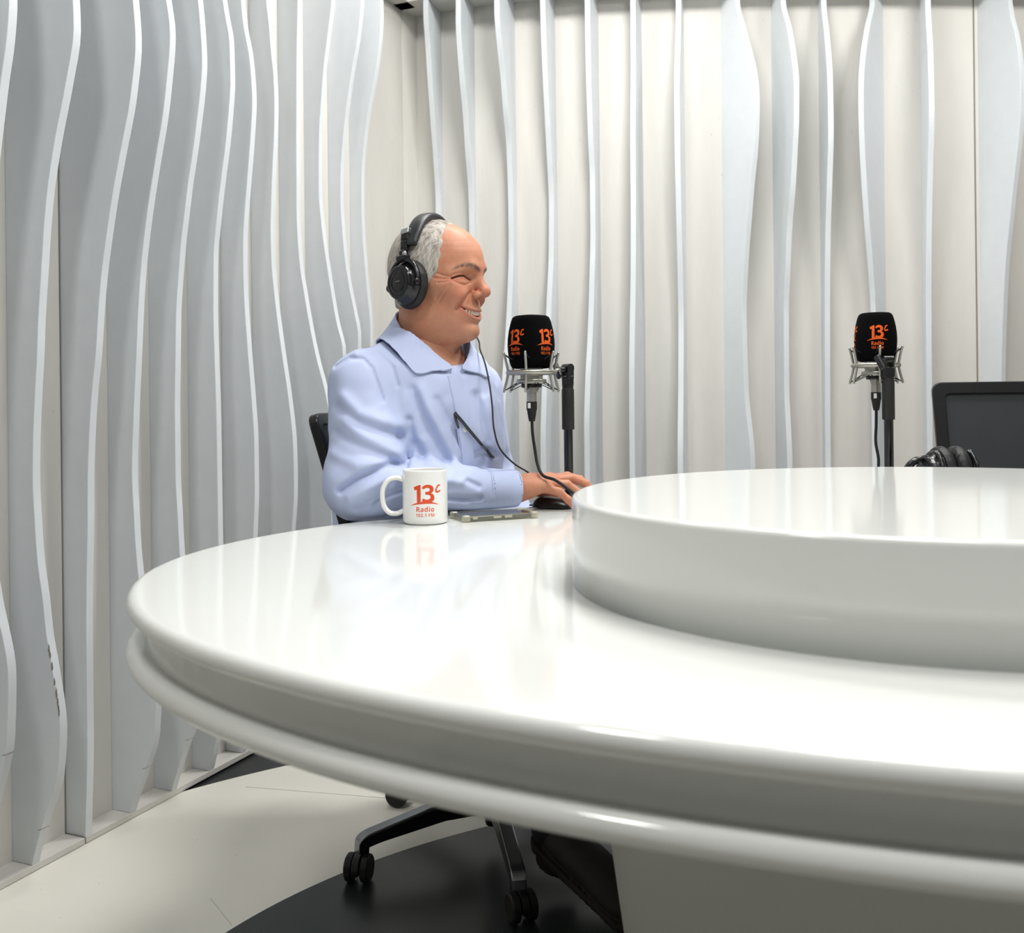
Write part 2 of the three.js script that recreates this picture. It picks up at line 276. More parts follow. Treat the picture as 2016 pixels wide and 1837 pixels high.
// ---------- the oval desk ----------
function ovalSweep(cx, cz, a, b, rot, profile, capTop, capBottom, n = 200) {
  const P = [], I = [], m = profile.length, co = Math.cos(rot), si = Math.sin(rot);
  const pt = (t, off) => { const x = a * Math.cos(t), z = b * Math.sin(t); let nx = Math.cos(t) / a, nz = Math.sin(t) / b; const l = Math.hypot(nx, nz); nx /= l; nz /= l; const X = x + nx * off, Z = z + nz * off; return [cx + X * co - Z * si, cz + X * si + Z * co]; };
  for (let i = 0; i < n; i++) for (let j = 0; j < m; j++) { const [x, z] = pt((i / n) * Math.PI * 2, profile[j][0]); P.push(x, profile[j][1], z); }
  for (let i = 0; i < n; i++) for (let j = 0; j < m - 1; j++) { const A = i * m + j, B = ((i + 1) % n) * m + j; I.push(A, B, A + 1, B, B + 1, A + 1); }
  for (const [on, j, flip] of [[capTop, 0, false], [capBottom, m - 1, true]]) if (on) {
    const c = P.length / 3; P.push(cx, profile[j][1], cz);
    for (let i = 0; i < n; i++) { const A = i * m + j, B = ((i + 1) % n) * m + j; if (flip) I.push(c, A, B); else I.push(c, B, A); }
  }
  const g = new THREE.BufferGeometry(); g.setAttribute('position', new THREE.Float32BufferAttribute(P, 3)); g.setIndex(I); g.computeVertexNormals();
  return g;
}
function bull(y1, y0, out, inn) { // bullnose from the top surface over the edge to the underside
  const r = (y1 - y0) / 2, c = (y1 + y0) / 2, p = [];
  for (let i = 0; i <= 14; i++) { const t = Math.PI / 2 - (Math.PI * i) / 14; p.push([out - r + r * Math.cos(t), c + r * Math.sin(t)]); }
  return [[inn, y1], [out - r - 0.02, y1], ...p, [out - r - 0.012, y0], [inn, y0]];
}
const desk = thing('broadcast_desk', 'large glossy white oval desk with a raised round centre block', 'table', 0, 0, 0);
part('tabletop', ovalSweep(DESK.x, DESK.z, DESK.a, DESK.b, 0, bull(0.74, 0.717, 0, -0.2), true, true), solid, desk);
part('apron', ovalSweep(DESK.x, DESK.z, DESK.a, DESK.b, 0, [[-0.07, 0.7175], [-0.021, 0.7175], [-0.021, 0.7170], [-0.021, 0.70], [-0.021, 0.6805], [-0.021, 0.6800], [-0.07, 0.6800]], true, true), solid, desk);
part('lower_moulding', ovalSweep(DESK.x, DESK.z, DESK.a, DESK.b, 0, bull(0.6802, 0.658, 0.001, -0.2), true, true), solid, desk);
part('pedestal', ovalSweep(DESK.x + 0.02, DESK.z + 0.06, 0.718, 0.42, 0, [[0.02, 0.6585], [0.018, 0.65], [-0.02, 0.4], [-0.06, 0.1], [-0.07, 0.004]], true, true), std(srgb(200, 199, 194), 0.45), desk);
const riserProf = [[-0.12, 0.846], [-0.03, 0.846], [-0.007, 0.846]];
for (let i = 0; i <= 6; i++) { const t = Math.PI / 2 * (1 - i / 6); riserProf.push([-0.006 + 0.006 * Math.cos(t), 0.84 + 0.006 * Math.sin(t)]); }
riserProf.push([0, 0.835], [0, 0.79], [0, 0.7402]);
part('raised_block', ovalSweep(0.538, -1.189, 0.468, 0.421, -0.2, riserProf, true, true), solid, desk, 'raised round block on the desk');
// ---------- the station mark: figures over a hill line, the name and the frequency ----------
function drawMark(ctx, cx, cy, w, ink) {        // w: width of the mark in canvas pixels
  const s = w / 200; ctx.save(); ctx.translate(cx, cy); ctx.scale(s, s); ctx.fillStyle = ink; ctx.strokeStyle = ink; ctx.lineJoin = 'round';
  // figure one
  ctx.beginPath(); ctx.moveTo(-72, -66); ctx.lineTo(-36, -80); ctx.lineTo(-27, -80); ctx.lineTo(-27, 30); ctx.lineTo(-52, 30); ctx.lineTo(-52, -50); ctx.lineTo(-68, -46); ctx.closePath(); ctx.fill();
  // figure three
  ctx.beginPath(); ctx.moveTo(-20, -62); ctx.quadraticCurveTo(-6, -83, 20, -81); ctx.quadraticCurveTo(56, -78, 55, -50); ctx.quadraticCurveTo(54, -34, 38, -27); ctx.quadraticCurveTo(60, -20, 60, 2); ctx.quadraticCurveTo(58, 32, 16, 33); ctx.quadraticCurveTo(-6, 33, -20, 22);
  ctx.lineTo(-14, 4); ctx.quadraticCurveTo(0, 12, 14, 12); ctx.quadraticCurveTo(34, 11, 34, -4); ctx.quadraticCurveTo(34, -17, 14, -18); ctx.lineTo(2, -18); ctx.lineTo(2, -37); ctx.lineTo(12, -37); ctx.quadraticCurveTo(30, -38, 30, -50); ctx.quadraticCurveTo(29, -61, 14, -61); ctx.quadraticCurveTo(2, -61, -10, -52); ctx.closePath(); ctx.fill();
  // raised slanted letter c
  ctx.lineWidth = 11; ctx.lineCap = 'butt'; ctx.beginPath(); ctx.moveTo(101, -72); ctx.quadraticCurveTo(92, -80, 82, -68); ctx.quadraticCurveTo(68, -48, 72, -37); ctx.quadraticCurveTo(78, -28, 104, -42); ctx.stroke();
  // hill line
  ctx.beginPath(); ctx.moveTo(-100, 52); ctx.quadraticCurveTo(-48, 24, 0, 24); ctx.quadraticCurveTo(52, 24, 96, 48); ctx.quadraticCurveTo(50, 37, 0, 39); ctx.quadraticCurveTo(-48, 40, -100, 52); ctx.closePath(); ctx.fill();
  ctx.textAlign = 'center'; ctx.font = 'bold 44px sans-serif'; ctx.fillText('Radio', 0, 89, 124);
  ctx.font = 'bold 29px sans-serif'; ctx.fillText('102.1 FM', 0, 120, 124);
  ctx.restore();
}
function canvasTexture(w, h, paint) {
  const c = document.createElement('canvas'); c.width = w; c.height = h; paint(c.getContext('2d'), w, h);
  const t = new THREE.CanvasTexture(c); t.colorSpace = THREE.SRGBColorSpace; t.wrapS = THREE.RepeatWrapping; t.anisotropy = 8; return t;
}

// ---------- mug ----------
{
  const mug = thing('mug', 'white mug with an orange radio logo on the desk', 'mug', -0.1615, 0.74, -1.772, 0);
  const R = 0.0412, Hm = 0.0985, prof = [[0.0005, 0.004], [0.03, 0.004], [0.0315, 0.0008], [0.0345, 0.0], [0.038, 0.0012], [0.0403, 0.004], [R, 0.008], [R, 0.03], [R, 0.06], [R, Hm - 0.003]];
  for (let i = 1; i <= 6; i++) { const t = (Math.PI * i) / 6; prof.push([R - 0.0016 + 0.0016 * Math.cos(t), Hm - 0.003 + 0.003 * Math.sin(t)]); }
  prof.push([R - 0.0036, 0.06], [R - 0.0036, 0.012], [R - 0.008, 0.007], [0.0005, 0.0065]);
  const glaze = phys(srgb(240, 240, 237), 0.12, { clearcoat: 0.7, clearcoatRoughness: 0.04 });
  part('body', lathe(prof, 72), glaze, mug);
  // print wrapped on the side that faces the room
  const W = 0.06, Hh = 0.0755, ang = W / R;
  const tex = canvasTexture(648, 816, (c, w, h) => { c.fillStyle = 'rgb(240,240,237)'; c.fillRect(0, 0, w, h); drawMark(c, w / 2 - 6, h * 0.46, 620, 'rgb(222,74,28)'); });
  const g = new THREE.CylinderGeometry(R + 0.0002, R + 0.0002, Hh, 40, 1, true, -ang / 2, ang);
  g.translate(0, 0.047, 0); g.rotateY(0.10);
  part('print', g, phys(0xffffff, 0.12, { map: tex, clearcoat: 0.7, clearcoatRoughness: 0.04 }), mug, 'orange radio logo print');
  const hp = [V(-R + 0.002, 0.080, 0), V(-R - 0.010, 0.0835, 0), V(-R - 0.024, 0.0805, 0), V(-R - 0.0345, 0.066, 0), V(-R - 0.0365, 0.048, 0), V(-R - 0.0335, 0.032, 0), V(-R - 0.024, 0.0205, 0), V(-R - 0.011, 0.0185, 0), V(-R + 0.002, 0.0235, 0)];
  const hg = tube(hp, 0.0047, 60, 14); hg.scale(1, 1, 1.25); hg.rotateY(0.12);
  part('handle', hg, glaze, mug);
}

// ---------- phone in a clear bumper case ----------
{
  const ph = thing('phone', 'phone in a clear case lying on the desk beside the mug', 'phone', -0.037, 0.74, -1.829, Math.atan2(0.053, 0.128));
  part('phone_body', move(rbox(0.139, 0.0075, 0.070, 0.0035, 4), 0, 0.0062, 0), phys(srgb(70, 70, 70), 0.25, { metalness: 0.7 }), ph);
  part('screen', move(rbox(0.134, 0.0006, 0.066, 0.0002, 1), 0, 0.0101, 0), phys(srgb(30, 33, 36), 0.04), ph, 'dark glossy screen');
  const clear = phys(srgb(240, 239, 230), 0.12, { transmission: 0.93, thickness: 0, ior: 1.45 });
  const cs = (() => { const s = new THREE.Shape(), w = 0.0735, h = 0.039, r = 0.009; const rr = (q, w, h, r) => { q.moveTo(-w + r, -h); q.lineTo(w - r, -h); q.quadraticCurveTo(w, -h, w, -h + r); q.lineTo(w, h - r); q.quadraticCurveTo(w, h, w - r, h); q.lineTo(-w + r, h); q.quadraticCurveTo(-w, h, -w, h - r); q.lineTo(-w, -h + r); q.quadraticCurveTo(-w, -h, -w + r, -h); };
    rr(s, w, h, r); const hole = new THREE.Path(); rr(hole, w - 0.0022, h - 0.0022, r - 0.002); s.holes.push(hole);
    const g = new THREE.ExtrudeGeometry(s, { depth: 0.0108, bevelEnabled: true, bevelSize: 0.0005, bevelThickness: 0.0005, bevelSegments: 2 }); g.rotateX(-Math.PI / 2); g.translate(0, 0.0006, 0); return g; })();
  part('case', cs, clear, ph, 'clear bumper case');
  const lug = phys(srgb(226, 224, 206), 0.2, { transmission: 0.6, thickness: 0 });
  for (const [x, z] of [[0.068, 0.0345], [-0.068, 0.0345], [0.068, -0.0345], [-0.068, -0.0345]]) part('corner_bumper', move(rbox(0.015, 0.0128, 0.0125, 0.004, 3), x, 0.0064, z), lug, ph);
  for (const x of [-0.008, 0.014, -0.052]) part('side_button', move(rbox(x === -0.052 ? 0.010 : 0.016, 0.004, 0.0022, 0.001, 2), x, 0.0068, 0.0395), lug, ph);
}

// ---------- computer mouse under the hand ----------
{
  const ms = thing('computer_mouse', 'black computer mouse under the seated person\'s hand', 'mouse', 0.082, 0.74, -1.985, 1.24);
  const g = new THREE.SphereGeometry(1, 40, 24); const p = g.attributes.position;
  for (let i = 0; i < p.count; i++) { let x = p.getX(i), y = p.getY(i), z = p.getZ(i); const e = 0.75; x = Math.sign(x) * Math.abs(x) ** e; z = Math.sign(z) * Math.abs(z) ** e; y = y > 0 ? y * (1 - 0.25 * z) : y * 0.12; p.setXYZ(i, x * 0.026, 0.003 + y * 0.020, z * 0.043); }
  g.computeVertexNormals();
  part('shell', g, blackPlastic, ms);
  part('wheel', move(new THREE.CylinderGeometry(0.008, 0.008, 0.006, 20), 0, 0.0145, 0.028, 0, 0, Math.PI / 2), rubber, ms);
}

// ---------- studio microphones ----------
const foamTex = canvasTexture(768, 1024, (c, w, h) => { c.fillStyle = 'rgb(7,7,8)'; c.fillRect(0, 0, w, h); drawMark(c, w * 0.5, h * 0.47, 480, 'rgb(214,92,40)'); });
foamTex.repeat.set(4, 1);
const foamMat = phys(0xffffff, 1, { map: foamTex, specularIntensity: 0.15, bumpMap: grit, bumpScale: 0.0008 });
function foamGeometry() {               // four-sided foam cover with rounded corners, tapering to a flat top
  const prof = [[0.03, 0.000], [0.036, 0.001], [0.0395, 0.006], [0.0425, 0.018], [0.0445, 0.034], [0.0452, 0.048], [0.0446, 0.062], [0.0425, 0.078], [0.0395, 0.092], [0.0372, 0.1], [0.0345, 0.1055], [0.030, 0.1082], [0.022, 0.1092], [0.0005, 0.1096]];
  const n = 96, m = prof.length, P = [], U = [], I = [];
  let len = [0]; for (let j = 1; j < m; j++) len.push(len[j - 1] + Math.hypot(prof[j][0] - prof[j - 1][0], prof[j][1] - prof[j - 1][1]));
  for (let i = 0; i <= n; i++) for (let j = 0; j < m; j++) {
    const t = (i / n) * Math.PI * 2, c = Math.cos(t), s = Math.sin(t), k = 1 / Math.pow(Math.abs(c) ** 3.2 + Math.abs(s) ** 3.2, 1 / 3.2), r = prof[j][0] * (0.45 + 0.55 * k) * 1.0;
    P.push(r * s, prof[j][1], r * c); U.push(i / n + 0.125, Math.min(1, prof[j][1] / 0.11));
  }
  for (let i = 0; i < n; i++) for (let j = 0; j < m - 1; j++) { const A = i * m + j, B = A + m; I.push(A, B, A + 1, B, B + 1, A + 1); }
  const g = new THREE.BufferGeometry(); g.setAttribute('position', new THREE.Float32BufferAttribute(P, 3)); g.setAttribute('uv', new THREE.Float32BufferAttribute(U, 2)); g.setIndex(I); g.computeVertexNormals(); return g;
}
function microphone(x, y, z, foamTurn, mountTurn, label, label2, stand, cable) {
  const mic = thing('microphone', label, 'microphone', x, y, z);
  const foam = part('foam_windscreen', foamGeometry(), foamMat, mic); foam.rotation.y = foamTurn;
  const low = [];
  part('capsule_body', turned([[0.0005, 0.012], [0.0225, 0.012], [0.0235, 0.008], [0.0235, -0.008], [0.0228, -0.009], [0.0228, -0.010], [0.0235, -0.011], [0.0235, -0.016], [0.0228, -0.017], [0.0228, -0.018], [0.0235, -0.019], [0.0235, -0.029], [0.0222, -0.031], [0.0005, -0.031]]), silver, mic, 'silver microphone body');
  part('bottom_ring', turned([[0.0005, -0.0305], [0.0205, -0.0305], [0.0212, -0.032], [0.0212, -0.038], [0.02, -0.0395], [0.0005, -0.0395]]), blackPlastic, mic);
  // shock mount: ring with bowed arms and elastic cords
  const mount = new THREE.Group(); mount.name = 'shock_mount'; mount.rotation.y = mountTurn; mic.add(mount);
  part('ring', (() => { const s = []; for (let i = 0; i < 6; i++) { const t = (i / 6) * Math.PI * 2; s.push(V(Math.cos(t) * 0.0505, 0.0, Math.sin(t) * 0.0505)); } const g = tube(s, 0.0036, 96, 10, true); g.scale(1, 1.35, 1); g.translate(0, -0.008, 0); return g; })(), silver, mount);
  part('inner_ring', (() => { const g = new THREE.TorusGeometry(0.0285, 0.0028, 10, 48); g.rotateX(Math.PI / 2); g.scale(1, 1.8, 1); g.translate(0, -0.0265, 0); return g; })(), silver, mount);
  for (let i = 0; i < 6; i++) {
    const t = (i / 6) * Math.PI * 2, c = Math.cos(t), s = Math.sin(t), at = (r, h) => V(r * c, h, r * s);
    part('arm', tube([at(0.0595, 0.0315), at(0.0572, 0.026), at(0.0535, 0.010), at(0.0505, -0.008), at(0.0530, -0.024), at(0.0575, -0.040), at(0.0590, -0.0465)], 0.0027, 30, 8), silver, mount);
  }
  for (const [r0, h0, r1, h1] of [[0.0588, 0.0300, 0.029, 0.006], [0.0585, -0.0452, 0.0295, -0.0285]]) {   // one elastic zigzags between the arm tips and the body above, one below
    const z = []; for (let i = 0; i < 12; i++) { const u = (i / 12) * Math.PI * 2, o = i % 2 === 0; z.push(V((o ? r0 : r1) * Math.cos(u), o ? h0 : h1, (o ? r0 : r1) * Math.sin(u))); }
    const cp = new THREE.CurvePath(); for (let i = 0; i < 12; i++) cp.add(new THREE.LineCurve3(z[i], z[(i + 1) % 12]));
    part('elastic_cord', new THREE.TubeGeometry(cp, 240, 0.0009, 6, true), blackMatte, mount);
  }
  // connector below
  const con = part('connector', turned([[0.0005, -0.039], [0.0105, -0.039], [0.0105, -0.049], [0.0098, -0.0495], [0.0098, -0.051], [0.0103, -0.0515], [0.0103, -0.068], [0.0005, -0.068]]), silver, mic, 'silver cable connector');
  part('boot', turned([[0.0005, -0.068], [0.0108, -0.068], [0.0108, -0.084], [0.0098, -0.086], [0.0092, -0.09], [0.0094, -0.0915], [0.0086, -0.0925], [0.0088, -0.0955], [0.008, -0.0965], [0.0082, -0.0995], [0.0074, -0.1005], [0.0075, -0.1035], [0.0066, -0.1045], [0.0064, -0.1085], [0.0005, -0.1085]]), blackMatte, mic);
  part('white_sticker', move(rbox(0.0065, 0.011, 0.0015, 0.0005, 2), -0.0055, -0.076, 0.0098, 0, -0.5), std(srgb(225, 225, 222), 0.6), mic);
  // stand
  const [sx, sz] = stand, st = thing('microphone_stand', label2, 'microphone stand', sx, 0.74, sz);
  const top = y - 0.74;                             // height of the shock mount origin above the desk
  part('desk_socket', turned([[0.0005, 0], [0.0175, 0], [0.0182, 0.001], [0.0182, 0.010], [0.016, 0.013], [0.012, 0.016], [0.0005, 0.016]]), blackMatte, st);
  part('tube', move(cyl(0.0098, 0.0098, top - 0.115), 0, (top - 0.115) / 2 + 0.012, 0), blackGloss, st);
  part('grip', turned([[0.0005, top - 0.128], [0.0125, top - 0.128], [0.0132, top - 0.1265], [0.0132, top - 0.044], [0.0128, top - 0.0425], [0.0118, top - 0.042], [0.0118, top - 0.036], [0.0005, top - 0.036]]), rubber, st);
  part('clutch', [move(rbox(0.0245, 0.022, 0.02, 0.003), 0, top - 0.025, 0), move(cyl(0.0125, 0.0125, 0.0025), 0, top - 0.035, 0)], blackPlastic, st);
  const dir = V(x - sx, 0, z - sz).normalize(), ang = Math.atan2(dir.x, dir.z);
  const sw = new THREE.Group(); sw.name = 'swivel'; sw.rotation.y = ang; sw.position.set(0, top - 0.006, 0); st.add(sw);
  part('fork', [move(rbox(0.0055, 0.03, 0.018, 0.0025), 0.0085, -0.001, 0), move(rbox(0.0055, 0.03, 0.018, 0.0025), -0.0085, -0.001, 0), move(cyl(0.0092, 0.0092, 0.022), 0, 0.008, 0, 0, 0, Math.PI / 2)], blackPlastic, sw);
  part('tongue', [move(cyl(0.008, 0.008, 0.0105), 0, 0.008, 0, 0, 0, Math.PI / 2), rod(V(0, 0.006, 0.006), V(0, 0.0, Math.hypot(x - sx, z - sz) - 0.05), 0.0045)], silver, sw);
  const wn = new THREE.Group(); wn.name = 'clutch_knob'; wn.position.set(0, top - 0.002, 0); wn.rotation.y = Math.atan2(-0.85, 0.52); st.add(wn);
  part('wing_nut', [rod(V(0, 0, 0.008), V(0, 0, 0.024), 0.0068), move(rbox(0.015, 0.036, 0.009, 0.0043), 0, -0.002, 0.026, 0, 0, 0.55)], blackPlastic, wn);
  const cb = tag1(new THREE.Mesh(tube(cable.map((q) => V(...q)), 0.0032, 90, 10), blackMatte), 'microphone_cable', label.includes('seated') ? 'black cable hanging from the microphone beside the seated person' : 'black cable hanging behind the stand of the far right microphone', 'cable');
  return mic;
}
function tag1(m, name, label, category) { m.name = numbered(name); m.userData = { label, category }; m.castShadow = m.receiveShadow = true; scene.add(m); return m; }
microphone(0.0405, 1.0275, -1.985, 0.72, 0.3, 'black foam microphone in a silver shock mount beside the seated person', 'black microphone stand beside the seated person\'s hand', [0.1185, -2.045],
  [[0.0405, 0.923, -1.985], [0.0415, 0.895, -1.985], [0.046, 0.86, -1.982], [0.051, 0.83, -1.972], [0.061, 0.8105, -1.945], [0.085, 0.803, -1.915], [0.118, 0.780, -1.895], [0.165, 0.746, -1.88], [0.24, 0.744, -1.90]]);
microphone(0.813, 1.0395, -2.155, -0.27, 0.32, 'black foam microphone in a silver shock mount near the empty chair', 'black microphone stand behind the raised desk block', [0.818, -2.098],
  [[0.813, 0.933, -2.155], [0.8125, 0.90, -2.155], [0.810, 0.86, -2.152], [0.812, 0.82, -2.142], [0.806, 0.785, -2.138], [0.785, 0.750, -2.13], [0.74, 0.7435, -2.09]]);
// ---------- office chairs ----------
const meshMat = phys(srgb(52, 56, 60), 0.6, { transmission: 0.35, thickness: 0 });
const alu = std(srgb(150, 152, 156), 0.25, { metalness: 0.95 });
function rrShape(pts, r) { // rounded polygon
  const s = new THREE.Shape(), n = pts.length;
  for (let i = 0; i < n; i++) { const p = pts[i], a = pts[(i + n - 1) % n], b = pts[(i + 1) % n]; const u = [a[0] - p[0], a[1] - p[1]], v = [b[0] - p[0], b[1] - p[1]], lu = Math.hypot(...u), lv = Math.hypot(...v);
    const q = [p[0] + (u[0] / lu) * r, p[1] + (u[1] / lu) * r], w = [p[0] + (v[0] / lv) * r, p[1] + (v[1] / lv) * r]; i ? s.lineTo(...q) : s.moveTo(...q); s.quadraticCurveTo(p[0], p[1], w[0], w[1]); }
  s.closePath(); return s;
}
function officeChair(label, x, z, faceX, faceZ, o) {
  const c = thing('office_chair', label, 'chair', x, 0.002, z, Math.atan2(faceX, faceZ));   // local +z is the way the sitter looks
  const starTurn = o.star - Math.atan2(faceX, faceZ);
  // five-legged base
  part('hub', turned([[0.0005, 0.075], [0.036, 0.075], [0.04, 0.082], [0.04, 0.118], [0.033, 0.128], [0.0005, 0.128]]), alu, c);
  part('gas_column', turned([[0.0005, 0.045], [0.017, 0.045], [0.019, 0.05], [0.019, 0.1], [0.025, 0.105], [0.025, 0.24], [0.014, 0.245], [0.014, 0.38], [0.0005, 0.38]]), blackGloss, c);
  for (let i = 0; i < 5; i++) {
    const leg = new THREE.Group(); leg.name = 'base_leg'; leg.rotation.y = starTurn + (i / 5) * Math.PI * 2; c.add(leg);
    const L = 0.30;
    const sh = new THREE.Shape(); sh.moveTo(0.03, 0.078); sh.lineTo(0.03, 0.124); sh.lineTo(0.12, 0.118); sh.lineTo(0.275, 0.0905); sh.quadraticCurveTo(L + 0.004, 0.086, L + 0.007, 0.072); sh.lineTo(L + 0.009, 0.046); sh.lineTo(L - 0.011, 0.046); sh.lineTo(L - 0.012, 0.064); sh.quadraticCurveTo(0.27, 0.068, 0.255, 0.07); sh.lineTo(0.12, 0.083); sh.closePath();
    const g = new THREE.ExtrudeGeometry(sh, { depth: 0.02, bevelEnabled: true, bevelSize: 0.002, bevelThickness: 0.004, bevelSegments: 3, curveSegments: 8 }); g.translate(0, 0, -0.01);
    part('arm', g, alu, leg, 'polished aluminium leg');
    part('arm_side', (() => { const q = new THREE.ExtrudeGeometry(sh, { depth: 0.0288, bevelEnabled: false, curveSegments: 8 }); q.translate(0, 0, -0.0144); q.scale(1, 0.9, 1); q.translate(0, 0.0062, 0); return q; })(), blackPlastic, leg);
    const ca = new THREE.Group(), la = leg.rotation.y; ca.name = 'caster'; ca.position.set(L * Math.cos(la), 0, -L * Math.sin(la)); ca.rotation.y = la + [0.9, 0.2, -0.7, 1.4, 0.5][i]; c.add(ca);
    part('stem', move(cyl(0.0065, 0.0065, 0.03, 16), 0, 0.05, 0), alu, ca);
    part('hood', (() => { const s = new THREE.Shape(); s.absarc(0, 0, 0.0275, -0.2, Math.PI + 0.2); s.closePath(); const q = new THREE.ExtrudeGeometry(s, { depth: 0.012, bevelEnabled: true, bevelSize: 0.001, bevelThickness: 0.001, bevelSegments: 2 }); q.translate(0.014, 0.028, -0.006); return q; })(), blackPlastic, ca);
    for (const sgn of [-1, 1]) part('wheel', (() => { const q = turned([[0.0005, -0.0075], [0.015, -0.0085], [0.0235, -0.0085], [0.0268, -0.006], [0.0275, 0], [0.0268, 0.006], [0.0235, 0.0085], [0.0005, 0.0085]], 36); q.rotateX(Math.PI / 2); q.translate(0.014, 0.0275, sgn * 0.0165); return q; })(), rubber, ca);
  }
  // seat
  part('seat', (() => { const s = rrShape([[-0.235, -0.22], [0.235, -0.22], [0.245, 0.22], [-0.245, 0.22]], 0.07); const g = new THREE.ExtrudeGeometry(s, { depth: 0.03, bevelEnabled: true, bevelSize: 0.016, bevelThickness: 0.018, bevelSegments: 4 }); g.rotateX(-Math.PI / 2); g.scale(1, 1, -1); g.scale(1, 1, 1); g.translate(0, 0.405, o.seatZ ?? 0.02); return toCreasedNormals(g.index ? g.toNonIndexed() : g, 0.7); })(), std(srgb(22, 22, 24), 0.9), c);
  part('seat_mechanism', move(rbox(0.16, 0.045, 0.22, 0.01), 0, 0.375, 0), blackPlastic, c);
  // backrest: frame and mesh, hung on a spine behind
  const bk = new THREE.Group(); bk.name = 'backrest'; bk.position.set(0, 0.50, o.backZ); bk.rotation.x = -o.recline; c.add(bk);
  const Hb = o.backH, wt = o.backW / 2, wb = wt * o.taper;
  const outer = [[-wb, 0], [wb, 0], [wt, Hb], [-wt, Hb]], fw = o.frame, hs = (y) => wb + (wt - wb) * (y / Hb);
  const inner = [[-(hs(fw) - fw), fw], [hs(fw) - fw, fw], [hs(Hb - fw) - fw, Hb - fw], [-(hs(Hb - fw) - fw), Hb - fw]];
  const sh = rrShape(outer, 0.03); sh.holes.push(new THREE.Path(rrShape(inner, 0.014).getPoints(8)));
  part('back_frame', (() => { const g = new THREE.ExtrudeGeometry(sh, { depth: 0.012, bevelEnabled: true, bevelSize: 0.003, bevelThickness: 0.004, bevelOffset: -0.003, bevelSegments: 3, curveSegments: 8 }); g.translate(0, 0, -0.01); return g; })(), blackPlastic, bk);
  part('back_mesh', (() => { const g = new THREE.ExtrudeGeometry(rrShape(inner.map(([a, b]) => [a * 1.03, b]), 0.012), { depth: 0.0015, bevelEnabled: false, curveSegments: 8 }); g.translate(0, 0, -0.004); return g; })(), meshMat, bk, 'dark mesh panel');
  part('spine', [rod(V(0, 0.04, -0.02), V(0, 0.3, -0.03), 0.018), rod(V(0, 0.06, -0.02), V(0, -0.10, 0.06), 0.018)], blackPlastic, bk);
  return c;
}
// ---------- modelling with distance fields ----------
const clamp01 = (t) => t < 0 ? 0 : t > 1 ? 1 : t;
const smin = (a, b, k) => { const h = Math.max(k - Math.abs(a - b), 0) / k; return Math.min(a, b) - h * h * k * 0.25; };
const smax = (a, b, k) => -smin(-a, -b, k);
const ell = (x, y, z, cx, cy, cz, rx, ry, rz) => { const X = x - cx, Y = y - cy, Z = z - cz, k0 = Math.hypot(X / rx, Y / ry, Z / rz), k1 = Math.hypot(X / (rx * rx), Y / (ry * ry), Z / (rz * rz)); return k1 < 1e-9 ? -Math.min(rx, ry, rz) : k0 * (k0 - 1) / k1; };
const cone = (x, y, z, a, b, ra, rb) => { const bx = b[0] - a[0], by = b[1] - a[1], bz = b[2] - a[2], px = x - a[0], py = y - a[1], pz = z - a[2]; const t = clamp01((px * bx + py * by + pz * bz) / (bx * bx + by * by + bz * bz)); return Math.hypot(px - bx * t, py - by * t, pz - bz * t) - (ra + (rb - ra) * t); };
const segd = (x, y, z, a, b) => cone(x, y, z, a, b, 0, 0);
const polyd = (x, y, z, pts) => { let d = 9; for (let i = 0; i < pts.length - 1; i++) d = Math.min(d, segd(x, y, z, pts[i], pts[i + 1])); return d; };
const gauss = (d, w) => Math.exp(-(d * d) / (w * w));
